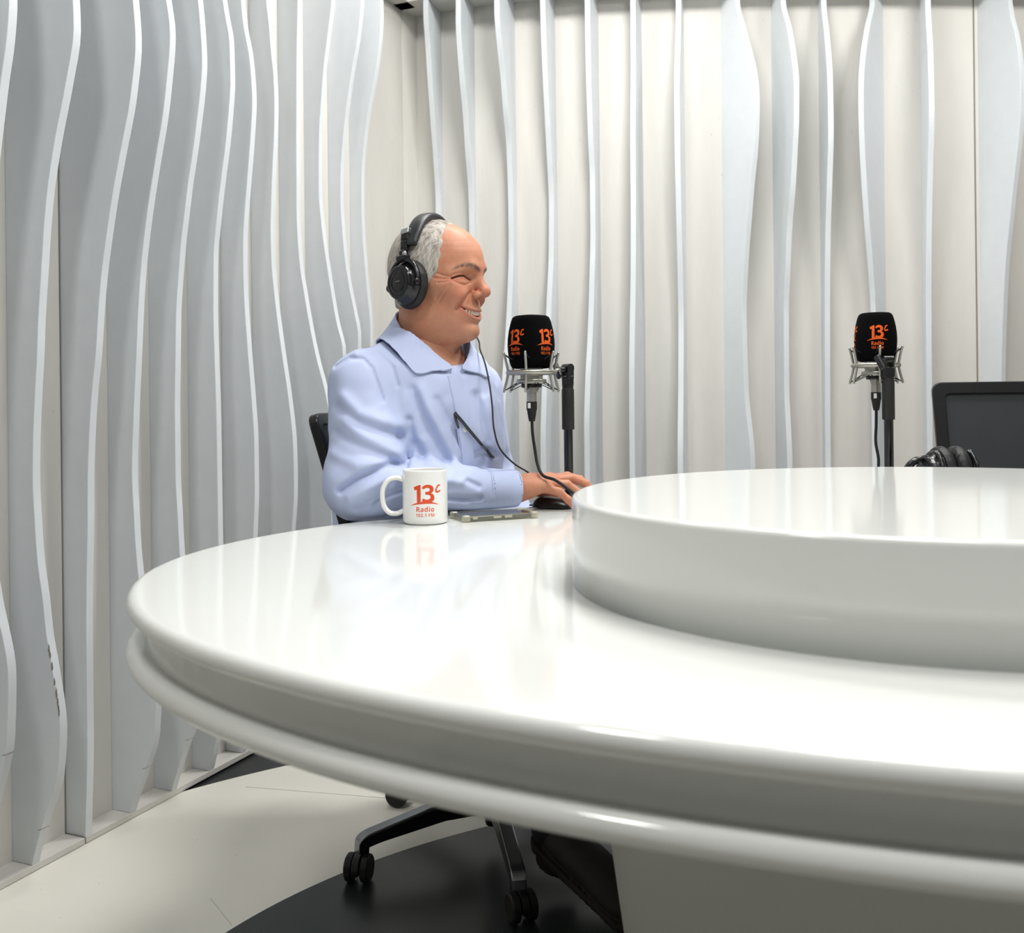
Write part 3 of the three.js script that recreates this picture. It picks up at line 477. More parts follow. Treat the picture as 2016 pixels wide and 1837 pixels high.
function isosurface(f, lo, hi, h, colour) {             // naive surface nets with gradient normals
  const n = [0, 1, 2].map((i) => Math.ceil((hi[i] - lo[i]) / h) + 1), [nx, ny, nz] = n, val = new Float32Array(nx * ny * nz), B = 4;
  const id = (i, j, k) => (k * ny + j) * nx + i;
  for (let K = 0; K < nz; K += B) for (let J = 0; J < ny; J += B) for (let I = 0; I < nx; I += B) {
    const c = f(lo[0] + (I + 1.5) * h, lo[1] + (J + 1.5) * h, lo[2] + (K + 1.5) * h), far = Math.abs(c) > B * h * 1.9;
    for (let k = K; k < Math.min(nz, K + B); k++) for (let j = J; j < Math.min(ny, J + B); j++) for (let i = I; i < Math.min(nx, I + B); i++) val[id(i, j, k)] = far ? c : f(lo[0] + i * h, lo[1] + j * h, lo[2] + k * h);
  }
  const vid = new Int32Array(nx * ny * nz).fill(-1), P = [];
  for (let k = 0; k < nz - 1; k++) for (let j = 0; j < ny - 1; j++) for (let i = 0; i < nx - 1; i++) {
    let mask = 0; const v = [];
    for (let c = 0; c < 8; c++) { const q = val[id(i + (c & 1), j + ((c >> 1) & 1), k + (c >> 2))]; v.push(q); if (q < 0) mask |= 1 << c; }
    if (mask === 0 || mask === 255) continue;
    let sx = 0, sy = 0, sz = 0, m = 0;
    for (let a = 0; a < 8; a++) for (const bit of [1, 2, 4]) if (!(a & bit)) { const b = a | bit; if ((v[a] < 0) !== (v[b] < 0)) { const t = v[a] / (v[a] - v[b]); sx += (a & 1) + (bit === 1 ? t : 0); sy += ((a >> 1) & 1) + (bit === 2 ? t : 0); sz += (a >> 2) + (bit === 4 ? t : 0); m++; } }
    vid[id(i, j, k)] = P.length / 3; P.push(lo[0] + (i + sx / m) * h, lo[1] + (j + sy / m) * h, lo[2] + (k + sz / m) * h);
  }
  const F = [], quad = (a, b, c, d, flip) => { if (a < 0 || b < 0 || c < 0 || d < 0) return; if (flip) F.push(a, c, b, a, d, c); else F.push(a, b, c, a, c, d); };
  for (let k = 1; k < nz - 1; k++) for (let j = 1; j < ny - 1; j++) for (let i = 1; i < nx - 1; i++) {
    const v0 = val[id(i, j, k)] < 0;
    if (v0 !== val[id(i + 1, j, k)] < 0) quad(vid[id(i, j - 1, k - 1)], vid[id(i, j, k - 1)], vid[id(i, j, k)], vid[id(i, j - 1, k)], !v0);
    if (v0 !== val[id(i, j + 1, k)] < 0) quad(vid[id(i - 1, j, k - 1)], vid[id(i - 1, j, k)], vid[id(i, j, k)], vid[id(i, j, k - 1)], !v0);
    if (v0 !== val[id(i, j, k + 1)] < 0) quad(vid[id(i - 1, j - 1, k)], vid[id(i, j - 1, k)], vid[id(i, j, k)], vid[id(i - 1, j, k)], !v0);
  }
  const N = new Float32Array(P.length), C = colour ? new Float32Array(P.length) : null, e = h * 0.5;
  for (let i = 0; i < P.length; i += 3) {
    for (let it = 0; it < 1; it++) { // settle the vertex on the surface
      const x = P[i], y = P[i + 1], z = P[i + 2], d = f(x, y, z); let gx = f(x + e, y, z) - f(x - e, y, z), gy = f(x, y + e, z) - f(x, y - e, z), gz = f(x, y, z + e) - f(x, y, z - e); const l = Math.hypot(gx, gy, gz) || 1; gx /= l; gy /= l; gz /= l;
      const s = Math.max(-h * 0.5, Math.min(h * 0.5, d)); P[i] -= gx * s; P[i + 1] -= gy * s; P[i + 2] -= gz * s; N[i] = gx; N[i + 1] = gy; N[i + 2] = gz;
    }
    if (C) { const c = colour(P[i], P[i + 1], P[i + 2], N[i], N[i + 1], N[i + 2]); C[i] = c[0]; C[i + 1] = c[1]; C[i + 2] = c[2]; }
  }
  const g = new THREE.BufferGeometry(); g.setAttribute('position', new THREE.Float32BufferAttribute(P, 3)); g.setAttribute('normal', new THREE.BufferAttribute(N, 3)); if (C) g.setAttribute('color', new THREE.BufferAttribute(C, 3)); g.setIndex(F); return g;
}

// ---------- the seated person ----------
const HEAD = V(-0.163, 1.193, -2.03), HTURN = 65 * Math.PI / 180;         // local frame: +z ahead of the face, +x his left, +y up, origin between the ears
const s2l = (r, g, b) => { const c = srgb(r, g, b); return [c.r, c.g, c.b]; };
const mix3 = (a, b, t) => [a[0] + (b[0] - a[0]) * t, a[1] + (b[1] - a[1]) * t, a[2] + (b[2] - a[2]) * t];
const SK = { base: s2l(192, 137, 108), red: s2l(180, 98, 80), pale: s2l(200, 150, 122), lip: s2l(176, 106, 96), brow: s2l(92, 76, 66), dark: s2l(70, 40, 34), stubble: s2l(196, 150, 128), mouth: s2l(78, 34, 30) };
const arcs = (ax, y, z, pts) => { const p = Math.atan2(ax, Math.max(z, 0.001)); let d = 9; for (let i = 0; i < pts.length - 1; i++) { const A = pts[i], B = pts[i + 1], bx = (B[0] - A[0]) * 0.092, by = B[1] - A[1], px = (p - A[0]) * 0.092, py = y - A[1], t = clamp01((px * bx + py * by) / (bx * bx + by * by)); d = Math.min(d, Math.hypot(px - bx * t, py - by * t)); } return d; };   // lines on the face: angle round the head, height
const SLIT = [[0.185, 0.0175], [0.27, 0.0215], [0.38, 0.0235], [0.50, 0.0222], [0.60, 0.0190], [0.66, 0.0165]], BROW = [[0.10, 0.0375], [0.22, 0.0425], [0.36, 0.0450], [0.52, 0.0420], [0.68, 0.0335]];
const MC = 0.47, lipTop = (p) => -0.0480 + 0.0105 * (p / MC) ** 2, lipLow = (p) => -0.0585 + 0.0210 * (p / MC) ** 2;
function faceField(x, y, z) {          // everything but the mouth opening
  const ax = Math.abs(x);
  let d = ell(x, y, z, 0, 0.052, 0.000, 0.0775, 0.0945, 0.0925);               // skull
  d = smin(d, ell(x, y, z, 0, 0.056, 0.042, 0.064, 0.070, 0.071), 0.03);         // forehead
  d = smin(d, ell(x, y, z, 0, -0.022, 0.042, 0.063, 0.080, 0.056), 0.03);        // face
  d = smin(d, ell(x, y, z, 0, -0.064, 0.040, 0.050, 0.044, 0.052), 0.03);        // jaw
  d = smin(d, ell(ax, y, z, 0.044, -0.058, 0.006, 0.020, 0.033, 0.032), 0.03);   // jaw angle
  d = smin(d, ell(x, y, z, 0, -0.087, 0.081, 0.025, 0.019, 0.023), 0.018);       // chin
  d = smin(d, ell(ax, y, z, 0.042, -0.014, 0.072, 0.020, 0.018, 0.023), 0.014);  // raised cheek
  d = smin(d, ell(ax, y, z, 0.056, 0.004, 0.052, 0.014, 0.013, 0.030), 0.022);   // cheekbone
  d = smin(d, Math.min(cone(ax, y, z, [0, 0.039, 0.1035], [0.026, 0.0420, 0.0995], 0.0085, 0.0095), cone(ax, y, z, [0.026, 0.0420, 0.0995], [0.055, 0.031, 0.070], 0.0095, 0.008)), 0.016);   // brow
  d = smax(d, -ell(ax, y, z, 0.031, 0.0235, 0.1120, 0.020, 0.0105, 0.020), 0.012);   // eye hollow
  d = smin(d, ell(ax, y, z, 0.032, 0.0225, 0.0800, 0.0170, 0.0125, 0.0135), 0.004);   // lids
  d = smin(d, ell(ax, y, z, 0.033, 0.0105, 0.0840, 0.0150, 0.0055, 0.0090), 0.007);  // pouch under the eye
  // nose
  d = smin(d, cone(x, y, z, [0, 0.034, 0.0995], [0, -0.003, 0.1190], 0.0074, 0.0102), 0.013);
  d = smin(d, ell(x, y, z, 0, -0.0085, 0.1195, 0.0122, 0.0108, 0.0128), 0.008);
  d = smin(d, ell(ax, y, z, 0.0128, -0.0135, 0.1070, 0.0078, 0.0082, 0.0110), 0.005);
  d = smax(d, -ell(ax, y, z, 0.0068, -0.0215, 0.1145, 0.0038, 0.004, 0.0070), 0.003);
  d += 0.0016 * gauss(segd(ax, y, z, [0.0125, -0.006, 0.116], [0.020, -0.004, 0.104]), 0.0028) + 0.0020 * gauss(segd(ax, y, z, [0.0205, -0.006, 0.102], [0.0195, -0.020, 0.100]), 0.0028);  // round the wing of the nose
  // lips
  d = smin(d, ell(x, y, z, 0, -0.046, 0.080, 0.036, 0.025, 0.0225), 0.014);
  const p = Math.atan2(ax, Math.max(z, 0.001)), f = z > 0.03 ? 1 : 0, e = clamp01(1.12 - p / MC);
  d -= f * e * (0.0024 * gauss(y - lipTop(p) - 0.0036, 0.0034) + 0.0038 * gauss(y - lipLow(p) + 0.0052, 0.0050));
  d += 0.0018 * gauss(arcs(ax, y, z, [[0, -0.024], [0, -0.040]]), 0.0035);
  // lines of the smile
  d += 0.0042 * gauss(arcs(ax, y, z, [[0.20, -0.010], [0.31, -0.018], [0.44, -0.031], [0.53, -0.043]]), 0.0042);
  d -= 0.0030 * gauss(arcs(ax, y, z, [[0.36, -0.010], [0.50, -0.021], [0.60, -0.038]]), 0.009);
  d += 0.0015 * gauss(arcs(ax, y, z, [[0.70, 0.002], [0.80, -0.012], [0.90, -0.030]]), 0.0021) + 0.0010 * gauss(arcs(ax, y, z, [[0.73, 0.004], [0.88, -0.010], [0.98, -0.024]]), 0.0020);
  d += 0.0013 * (gauss(arcs(ax, y, z, [[0.68, 0.0195], [0.82, 0.0225], [1.02, 0.0300]]), 0.0019) + gauss(arcs(ax, y, z, [[0.68, 0.0165], [0.84, 0.0150], [1.04, 0.0185]]), 0.0019) + gauss(arcs(ax, y, z, [[0.67, 0.0135], [0.80, 0.0085], [0.95, 0.0075]]), 0.0019));
  d += 0.0034 * gauss(arcs(ax, y, z, SLIT), 0.0019);                                        // slit of the eye
  d += 0.0016 * gauss(arcs(ax, y, z, SLIT.map(([a, b]) => [a * 1.02, b + 0.0062])), 0.0022);  // fold of the upper lid
  d += 0.0014 * gauss(arcs(ax, y, z, [[0.20, 0.011], [0.36, 0.0045], [0.54, 0.0065], [0.64, 0.011]]), 0.0024);
  d += 0.0016 * gauss(Math.hypot(y + 0.0735, (z - 0.095) * 0.7), 0.006) * gauss(x, 0.03);
  for (const yy of [0.070, 0.083, 0.096]) d += 0.00016 * gauss(y - yy - 0.003 * Math.cos(x * 60), 0.0022) * (z > 0.05 ? 1 : 0);
  d -= 0.0005 * noise3(x * 45, y * 45, z * 45);
  // neck
  d = smin(d, cone(x, y, z, [0, -0.045, -0.016], [0.004, -0.20, -0.036], 0.0585, 0.064), 0.03);
  d = smin(d, cone(ax, y, z, [0.05, -0.045, -0.02], [0.018, -0.175, 0.026], 0.011, 0.009), 0.022);
  d = smin(d, ell(x, y, z, 0, -0.130, 0.036, 0.013, 0.016, 0.012), 0.02);
  d = smin(d, ell(x, y, z, 0, -0.090, 0.032, 0.036, 0.018, 0.036), 0.03);        // under the chin
  for (const yy of [-0.128, -0.146]) d += 0.0008 * gauss(y - yy - 0.25 * z, 0.0022);
  return d;
}
function headField(x, y, z) {
  const d = faceField(x, y, z); if (z < 0.04 || y > -0.03 || y < -0.07 || Math.abs(d) > 0.03) return d;
  const p = Math.atan2(Math.abs(x), z), m = Math.max(y - lipTop(p), lipLow(p) - y, (p - MC) * 0.09);
  return smax(d, -Math.max(m, -(d + 0.013)), 0.0016);
}
function skinColour(x, y, z) {
  const ax = Math.abs(x), n1 = noise3(x * 60, y * 60, z * 60), n2 = noise3(x * 220, y * 220, z * 220), n3 = noise3(x * 25 + 7, y * 25, z * 25), p = Math.atan2(ax, Math.max(z, 0.001));
  let c = mix3(SK.base, SK.red, clamp01(0.16 + 0.20 * n1 + 0.16 * n2 + 0.20 * n3));
  c = mix3(c, SK.red, 0.60 * gauss(Math.hypot(x * 1.1, y + 0.006, z - 0.12), 0.022));
  c = mix3(c, SK.red, 0.50 * gauss(Math.hypot(ax - 0.042, y + 0.010, z - 0.085), 0.024));
  c = mix3(c, SK.pale, 0.30 * gauss(Math.hypot(x, y - 0.09, z - 0.09), 0.05));
  if (y < -0.11) c = mix3(c, SK.red, 0.25 * clamp01(0.5 + n3));
  if (z > 0.02) {
    c = mix3(c, SK.stubble, 0.35 * gauss(Math.hypot(ax * 0.6, y + 0.075, (z - 0.08) * 0.6), 0.035));
    const e = clamp01((MC + 0.03 - p) / 0.05), lu = Math.abs(y - lipTop(p) - 0.0022), ll = Math.abs(y - lipLow(p) + 0.0040);
    c = mix3(c, SK.lip, 0.55 * e * Math.max(clamp01((0.0034 - lu) / 0.002), clamp01((0.0052 - ll) / 0.003)));
    if (p < MC && y < lipTop(p) - 0.0012 && y > lipLow(p) + 0.0012) c = SK.mouth;
    c = mix3(c, SK.brow, clamp01((0.0060 - 0.003 * clamp01((p - 0.4) / 0.3) - arcs(ax, y, z, BROW)) / 0.004) * clamp01(0.80 - 0.5 * clamp01((p - 0.45) / 0.25) + 0.5 * noise3(x * 420, y * 240, z * 420)));
    c = mix3(c, SK.dark, 0.95 * clamp01((0.0026 - arcs(ax, y, z, SLIT)) / 0.0014));
    c = mix3(c, SK.red, 0.35 * clamp01((0.006 - arcs(ax, y, z, SLIT.map(([a, b]) => [a, b - 0.005]))) / 0.004));
  }
  return c;
}
const headM = new THREE.Matrix4().makeRotationY(HTURN).setPosition(HEAD), person = thing('person', 'person in a light blue shirt seated at the desk with one hand on a mouse', 'person');
const skinMat = phys(0xffffff, 0.48, { vertexColors: true, sheen: 0.15, sheenRoughness: 0.5, specularIntensity: 0.55 });

// torso frame: F ahead of the chest, R his right
const F = [0.66, 0.75], R = [-0.75, 0.66];
const slices = [[0.48, -0.235, -2.12, 0.170, 0.130], [0.62, -0.222, -2.100, 0.176, 0.152], [0.74, -0.206, -2.078, 0.180, 0.156], [0.86, -0.193, -2.058, 0.184, 0.146], [0.95, -0.187, -2.046, 0.176, 0.130], [1.02, -0.184, -2.040, 0.148, 0.106], [1.075, -0.180, -2.040, 0.092, 0.080], [1.12, -0.176, -2.040, 0.066, 0.066]];
const sl = [1, 2, 3, 4].map((k) => pchip(slices.map((s) => s[0]), slices.map((s) => s[k])));
function torsoField(x, y, z, grow = 0) {
  const yc = Math.min(1.12, Math.max(0.48, y)), cx = sl[0](yc), cz = sl[1](yc), w = sl[2](yc) + grow, dp = sl[3](yc) + grow;
  const X = x - cx, Z = z - cz, u = Math.abs(X * R[0] + Z * R[1]) / w, v = Math.abs(X * F[0] + Z * F[1]) / dp, e = 2.35, k = Math.pow(u ** e + v ** e, 1 / e);
  return (k - 1) * Math.min(w, dp) * 0.9 + Math.abs(y - yc) * 0.6;
}
const NB = [-0.178, 1.062, -2.038], SR = [-0.300, 0.995, -1.925], SL = [-0.088, 0.985, -2.138], ER = [-0.280, 0.812, -1.852], CR = [-0.055, 0.7865, -1.928], WR = [0.008, 0.7845, -1.950], EL = [-0.062, 0.79, -2.20], WL = [0.03, 0.665, -2.02];
const HIP = [-0.235, 0.54, -2.12], HR = [-0.29, 0.535, -2.07], HLf = [-0.17, 0.535, -2.18], KR = [0.0, 0.555, -1.80], AR = [0.078, 0.13, -1.905], KL = [0.13, 0.555, -1.93], AL = [0.27, 0.13, -1.88];
function shirtCore(x, y, z) {
  let d = torsoField(x, y, z);
  d = smin(d, cone(x, y, z, NB, SR, 0.050, 0.058), 0.035); d = smin(d, cone(x, y, z, NB, SL, 0.050, 0.058), 0.035);
  d = smin(d, cone(x, y, z, [-0.196, 1.090, -2.036], SR, 0.030, 0.050), 0.03); d = smin(d, cone(x, y, z, [-0.158, 1.085, -2.062], SL, 0.026, 0.048), 0.03);
  let a = smin(cone(x, y, z, SR, ER, 0.066, 0.071), cone(x, y, z, ER, CR, 0.064, 0.040), 0.03);
  a = smin(a, ell(x, y, z, -0.315, 0.80, -1.85, 0.045, 0.055, 0.06), 0.03);
  let b = smin(cone(x, y, z, SL, EL, 0.062, 0.062), cone(x, y, z, EL, WL, 0.058, 0.042), 0.03);
  return smin(smin(d, b, 0.02), a, 0.016);
}
// folds of the cloth: ridges (+) and creases (-) as seen on the near side of sleeve and chest
const folds = [
  [-1, 0.0065, 0.010, [[-0.203, 0.925], [-0.198, 0.892], [-0.203, 0.850]]], [1, 0.006, 0.015, [[-0.325, 0.975], [-0.290, 0.943], [-0.212, 0.918]]], [-1, 0.0055, 0.012, [[-0.335, 0.955], [-0.285, 0.918], [-0.218, 0.893]]],
  [1, 0.0055, 0.015, [[-0.315, 0.930], [-0.275, 0.900], [-0.218, 0.868]]], [-1, 0.0045, 0.012, [[-0.335, 0.905], [-0.285, 0.878], [-0.225, 0.852]]], [1, 0.0045, 0.014, [[-0.340, 0.868], [-0.285, 0.846], [-0.240, 0.846]]],
  [-1, 0.0100, 0.009, [[-0.318, 0.800], [-0.285, 0.822], [-0.250, 0.838], [-0.228, 0.846], [-0.205, 0.838]]], [1, 0.0060, 0.012, [[-0.300, 0.785], [-0.262, 0.806], [-0.225, 0.823], [-0.198, 0.824]]], [-1, 0.0055, 0.009, [[-0.290, 0.768], [-0.250, 0.785], [-0.205, 0.800]]],
  [1, 0.0045, 0.010, [[-0.20, 0.806], [-0.15, 0.812], [-0.10, 0.806]]], [-1, 0.0055, 0.0065, [[-0.135, 0.778], [-0.095, 0.771], [-0.064, 0.773]]], [1, 0.0030, 0.008, [[-0.135, 0.766], [-0.09, 0.760]]], [-1, 0.0035, 0.006, [[-0.088, 0.807], [-0.066, 0.795]]],
  [-1, 0.0055, 0.013, [[-0.196, 0.985], [-0.184, 0.948], [-0.165, 0.910], [-0.148, 0.872], [-0.130, 0.832]]], [1, 0.0050, 0.015, [[-0.180, 0.985], [-0.160, 0.940], [-0.138, 0.898], [-0.112, 0.850]]], [-1, 0.0045, 0.011, [[-0.150, 0.965], [-0.130, 0.925], [-0.105, 0.882]]],
  [1, 0.0040, 0.012, [[-0.172, 0.885], [-0.150, 0.850], [-0.120, 0.815]]], [-1, 0.0040, 0.010, [[-0.190, 0.880], [-0.175, 0.845]]],
  [-1, 0.0040, 0.010, [[-0.075, 0.975], [-0.066, 0.930], [-0.055, 0.880], [-0.060, 0.830]]], [1, 0.0040, 0.012, [[-0.052, 0.965], [-0.040, 0.910], [-0.030, 0.860]]], [-1, 0.0035, 0.009, [[-0.095, 0.845], [-0.060, 0.862], [-0.035, 0.850]]],
  [-1, 0.0030, 0.0055, [[-0.345, 1.033], [-0.318, 1.049], [-0.290, 1.046], [-0.272, 1.028], [-0.262, 1.000], [-0.250, 0.965]]], [1, 0.0030, 0.010, [[-0.305, 1.06], [-0.27, 1.07], [-0.24, 1.06]]], [-1, 0.0025, 0.006, [[-0.262, 1.058], [-0.235, 1.030], [-0.225, 0.995]]],
];
const foldBox = folds.map(([, , w, p]) => [Math.min(...p.map((q) => q[0])) - 2.4 * w, Math.max(...p.map((q) => q[0])) + 2.4 * w, Math.min(...p.map((q) => q[1])) - 2.4 * w, Math.max(...p.map((q) => q[1])) + 2.4 * w]);
function shirtField(x, y, z) {
  let d = shirtCore(x, y, z);
  if (d > 0.03 || d < -0.03) return d;
  if (z > -2.16) for (let i = 0; i < folds.length; i++) {
    const b = foldBox[i]; if (x < b[0] || x > b[1] || y < b[2] || y > b[3]) continue;
    const [s, amp, w, p] = folds[i]; let m = 9; for (let k = 0; k < p.length - 1; k++) { const ax = p[k][0], ay = p[k][1], bx = p[k + 1][0] - ax, by = p[k + 1][1] - ay, t = clamp01(((x - ax) * bx + (y - ay) * by) / (bx * bx + by * by)); m = Math.min(m, Math.hypot(x - ax - bx * t, y - ay - by * t)); }
    let L = 0, at = 0; d -= s * amp * 1.3 * gauss(m, w * 0.85);
  }
  d -= 0.0028 * noise3(x * 22 + y * 14, y * 13 - x * 9, z * 18) + 0.0014 * noise3(x * 50 - y * 22, y * 34, z * 44);
  // opening for the neck
  d = smax(d, y - (1.088 - 0.68 * ((x + 0.178) * F[0] + (z + 2.038) * F[1])), 0.01);
  d = smax(d, -cone(x, y, z, [-0.172, 1.02, -2.02], [-0.168, 1.16, -2.035], 0.058, 0.066), 0.006);
  return Math.max(d, 0.52 - y);
}
function surfaceZ(f, x, y, z0 = -1.6, z1 = -2.3) { let z = z0; for (let i = 0; i < 400 && z > z1; i++) { const d = f(x, y, z); if (d < 0.0004) break; z -= Math.max(0.0006, d * 0.6); } return z; }

// hand resting on the mouse (his right), the other in his lap
const handR = {
  palm: [[0.004, 0.7845, -1.950], [0.032, 0.787, -1.948], [0.036, 0.790, -1.975], [0.066, 0.7885, -1.944], [0.076, 0.7935, -1.966], [0.080, 0.7975, -1.988], [0.074, 0.7985, -2.008]],
  fingers: [
    [[0.064, 0.7865, -1.942], [0.093, 0.7775, -1.938], [0.110, 0.7625, -1.935], [0.121, 0.7495, -1.932], 0.0098, 0.0082, 0.0075, 0.0066],
    [[0.074, 0.7925, -1.962], [0.110, 0.7900, -1.966], [0.132, 0.7740, -1.967], [0.145, 0.7590, -1.967], 0.0104, 0.0090, 0.0082, 0.0072],
    [[0.080, 0.7965, -1.984], [0.122, 0.8000, -1.993], [0.150, 0.7885, -1.998], [0.166, 0.7735, -2.000], 0.0106, 0.0092, 0.0085, 0.0074],
    [[0.075, 0.7975, -2.004], [0.113, 0.8030, -2.012], [0.140, 0.7955, -2.017], [0.156, 0.7830, -2.020], 0.0106, 0.0092, 0.0084, 0.0073],
    [[0.022, 0.7830, -1.978], [0.045, 0.7745, -2.006], [0.070, 0.7640, -2.026], [0.088, 0.7560, -2.034], 0.0120, 0.0108, 0.0095, 0.0080]],
};
function handField(x, y, z) {
  const p = handR.palm; let d = cone(x, y, z, [-0.075, 0.7865, -1.922], p[0], 0.030, 0.0245);
  d = smin(d, cone(x, y, z, p[0], p[1], 0.022, 0.0185), 0.02); d = smin(d, cone(x, y, z, p[0], p[2], 0.022, 0.0185), 0.02);
  d = smin(d, cone(x, y, z, p[1], p[3], 0.0175, 0.0125), 0.014); d = smin(d, cone(x, y, z, p[2], p[4], 0.0175, 0.0130), 0.014); d = smin(d, cone(x, y, z, p[2], p[5], 0.0175, 0.0130), 0.014); d = smin(d, cone(x, y, z, p[2], p[6], 0.0165, 0.0130), 0.014);
  for (const f of handR.fingers) {
    let q = cone(x, y, z, f[0], f[1], f[4], f[5]); q = smin(q, cone(x, y, z, f[1], f[2], f[5], f[6]), 0.004); q = smin(q, cone(x, y, z, f[2], f[3], f[6], f[7]), 0.004);
    d = smin(d, q, 0.006);
  }
  for (const f of handR.fingers.slice(0, 4)) { d -= 0.0016 * gauss(Math.hypot(x - f[0][0], y - f[0][1] - 0.008, z - f[0][2]), 0.010); d += 0.0004 * gauss(Math.abs(Math.hypot(x - f[1][0], y - f[1][1], z - f[1][2]) - 0.006), 0.0022) ; }
  for (let i = 0; i < 4; i++) { const f = handR.fingers[i]; d -= 0.0010 * gauss(segd(x, y, z, [0.02, 0.806, -1.955 - 0.008 * i], [f[0][0], f[0][1] + 0.010, f[0][2]]), 0.0032); } // tendons
  return d;
}
const handColour = (x, y, z) => { let c = mix3(SK.base, SK.red, clamp01(0.2 + 0.2 * noise3(x * 90, y * 90, z * 90) + 0.12 * noise3(x * 300, y * 300, z * 300))); for (const f of handR.fingers) c = mix3(c, SK.red, 0.4 * gauss(Math.hypot(x - f[3][0], y - f[3][1], z - f[3][2]), 0.014)); return c; };
const bodyColour = () => SK.base;
{
  const head = isosurface(headField, [-0.1, -0.205, -0.12], [0.1, 0.16, 0.145], 0.0020, skinColour); head.applyMatrix4(headM);
  const hand = isosurface(handField, [-0.04, 0.735, -2.06], [0.19, 0.83, -1.9], 0.0022, handColour);
  const inner = isosurface((x, y, z) => { let d = torsoField(x, y, z, -0.018); d = smin(d, cone(x, y, z, NB, SR, 0.03, 0.036), 0.03); d = smin(d, cone(x, y, z, NB, SL, 0.03, 0.036), 0.03);
    d = smin(d, cone(x, y, z, SR, ER, 0.044, 0.038), 0.02); d = smin(d, cone(x, y, z, ER, WR, 0.038, 0.026), 0.02); d = smin(d, cone(x, y, z, SL, EL, 0.042, 0.036), 0.02); d = smin(d, cone(x, y, z, EL, WL, 0.036, 0.026), 0.02);
    d = smin(d, cone(x, y, z, WL, [0.075, 0.64, -1.95], 0.026, 0.022), 0.02); d = smin(d, cone(x, y, z, NB, [-0.17, 1.12, -2.035], 0.05, 0.055), 0.02);
    for (const [h, k, a] of [[HR, KR, AR], [HLf, KL, AL]]) { d = smin(d, cone(x, y, z, h, k, 0.075, 0.052), 0.03); d = smin(d, cone(x, y, z, k, a, 0.05, 0.036), 0.02); } return d; }, [-0.4, 0.08, -2.3], [0.35, 1.16, -1.7], 0.012, bodyColour);
  part('body', mergeGeometries([head, hand, inner]), skinMat, person, 'skin of face, neck and hand');
}
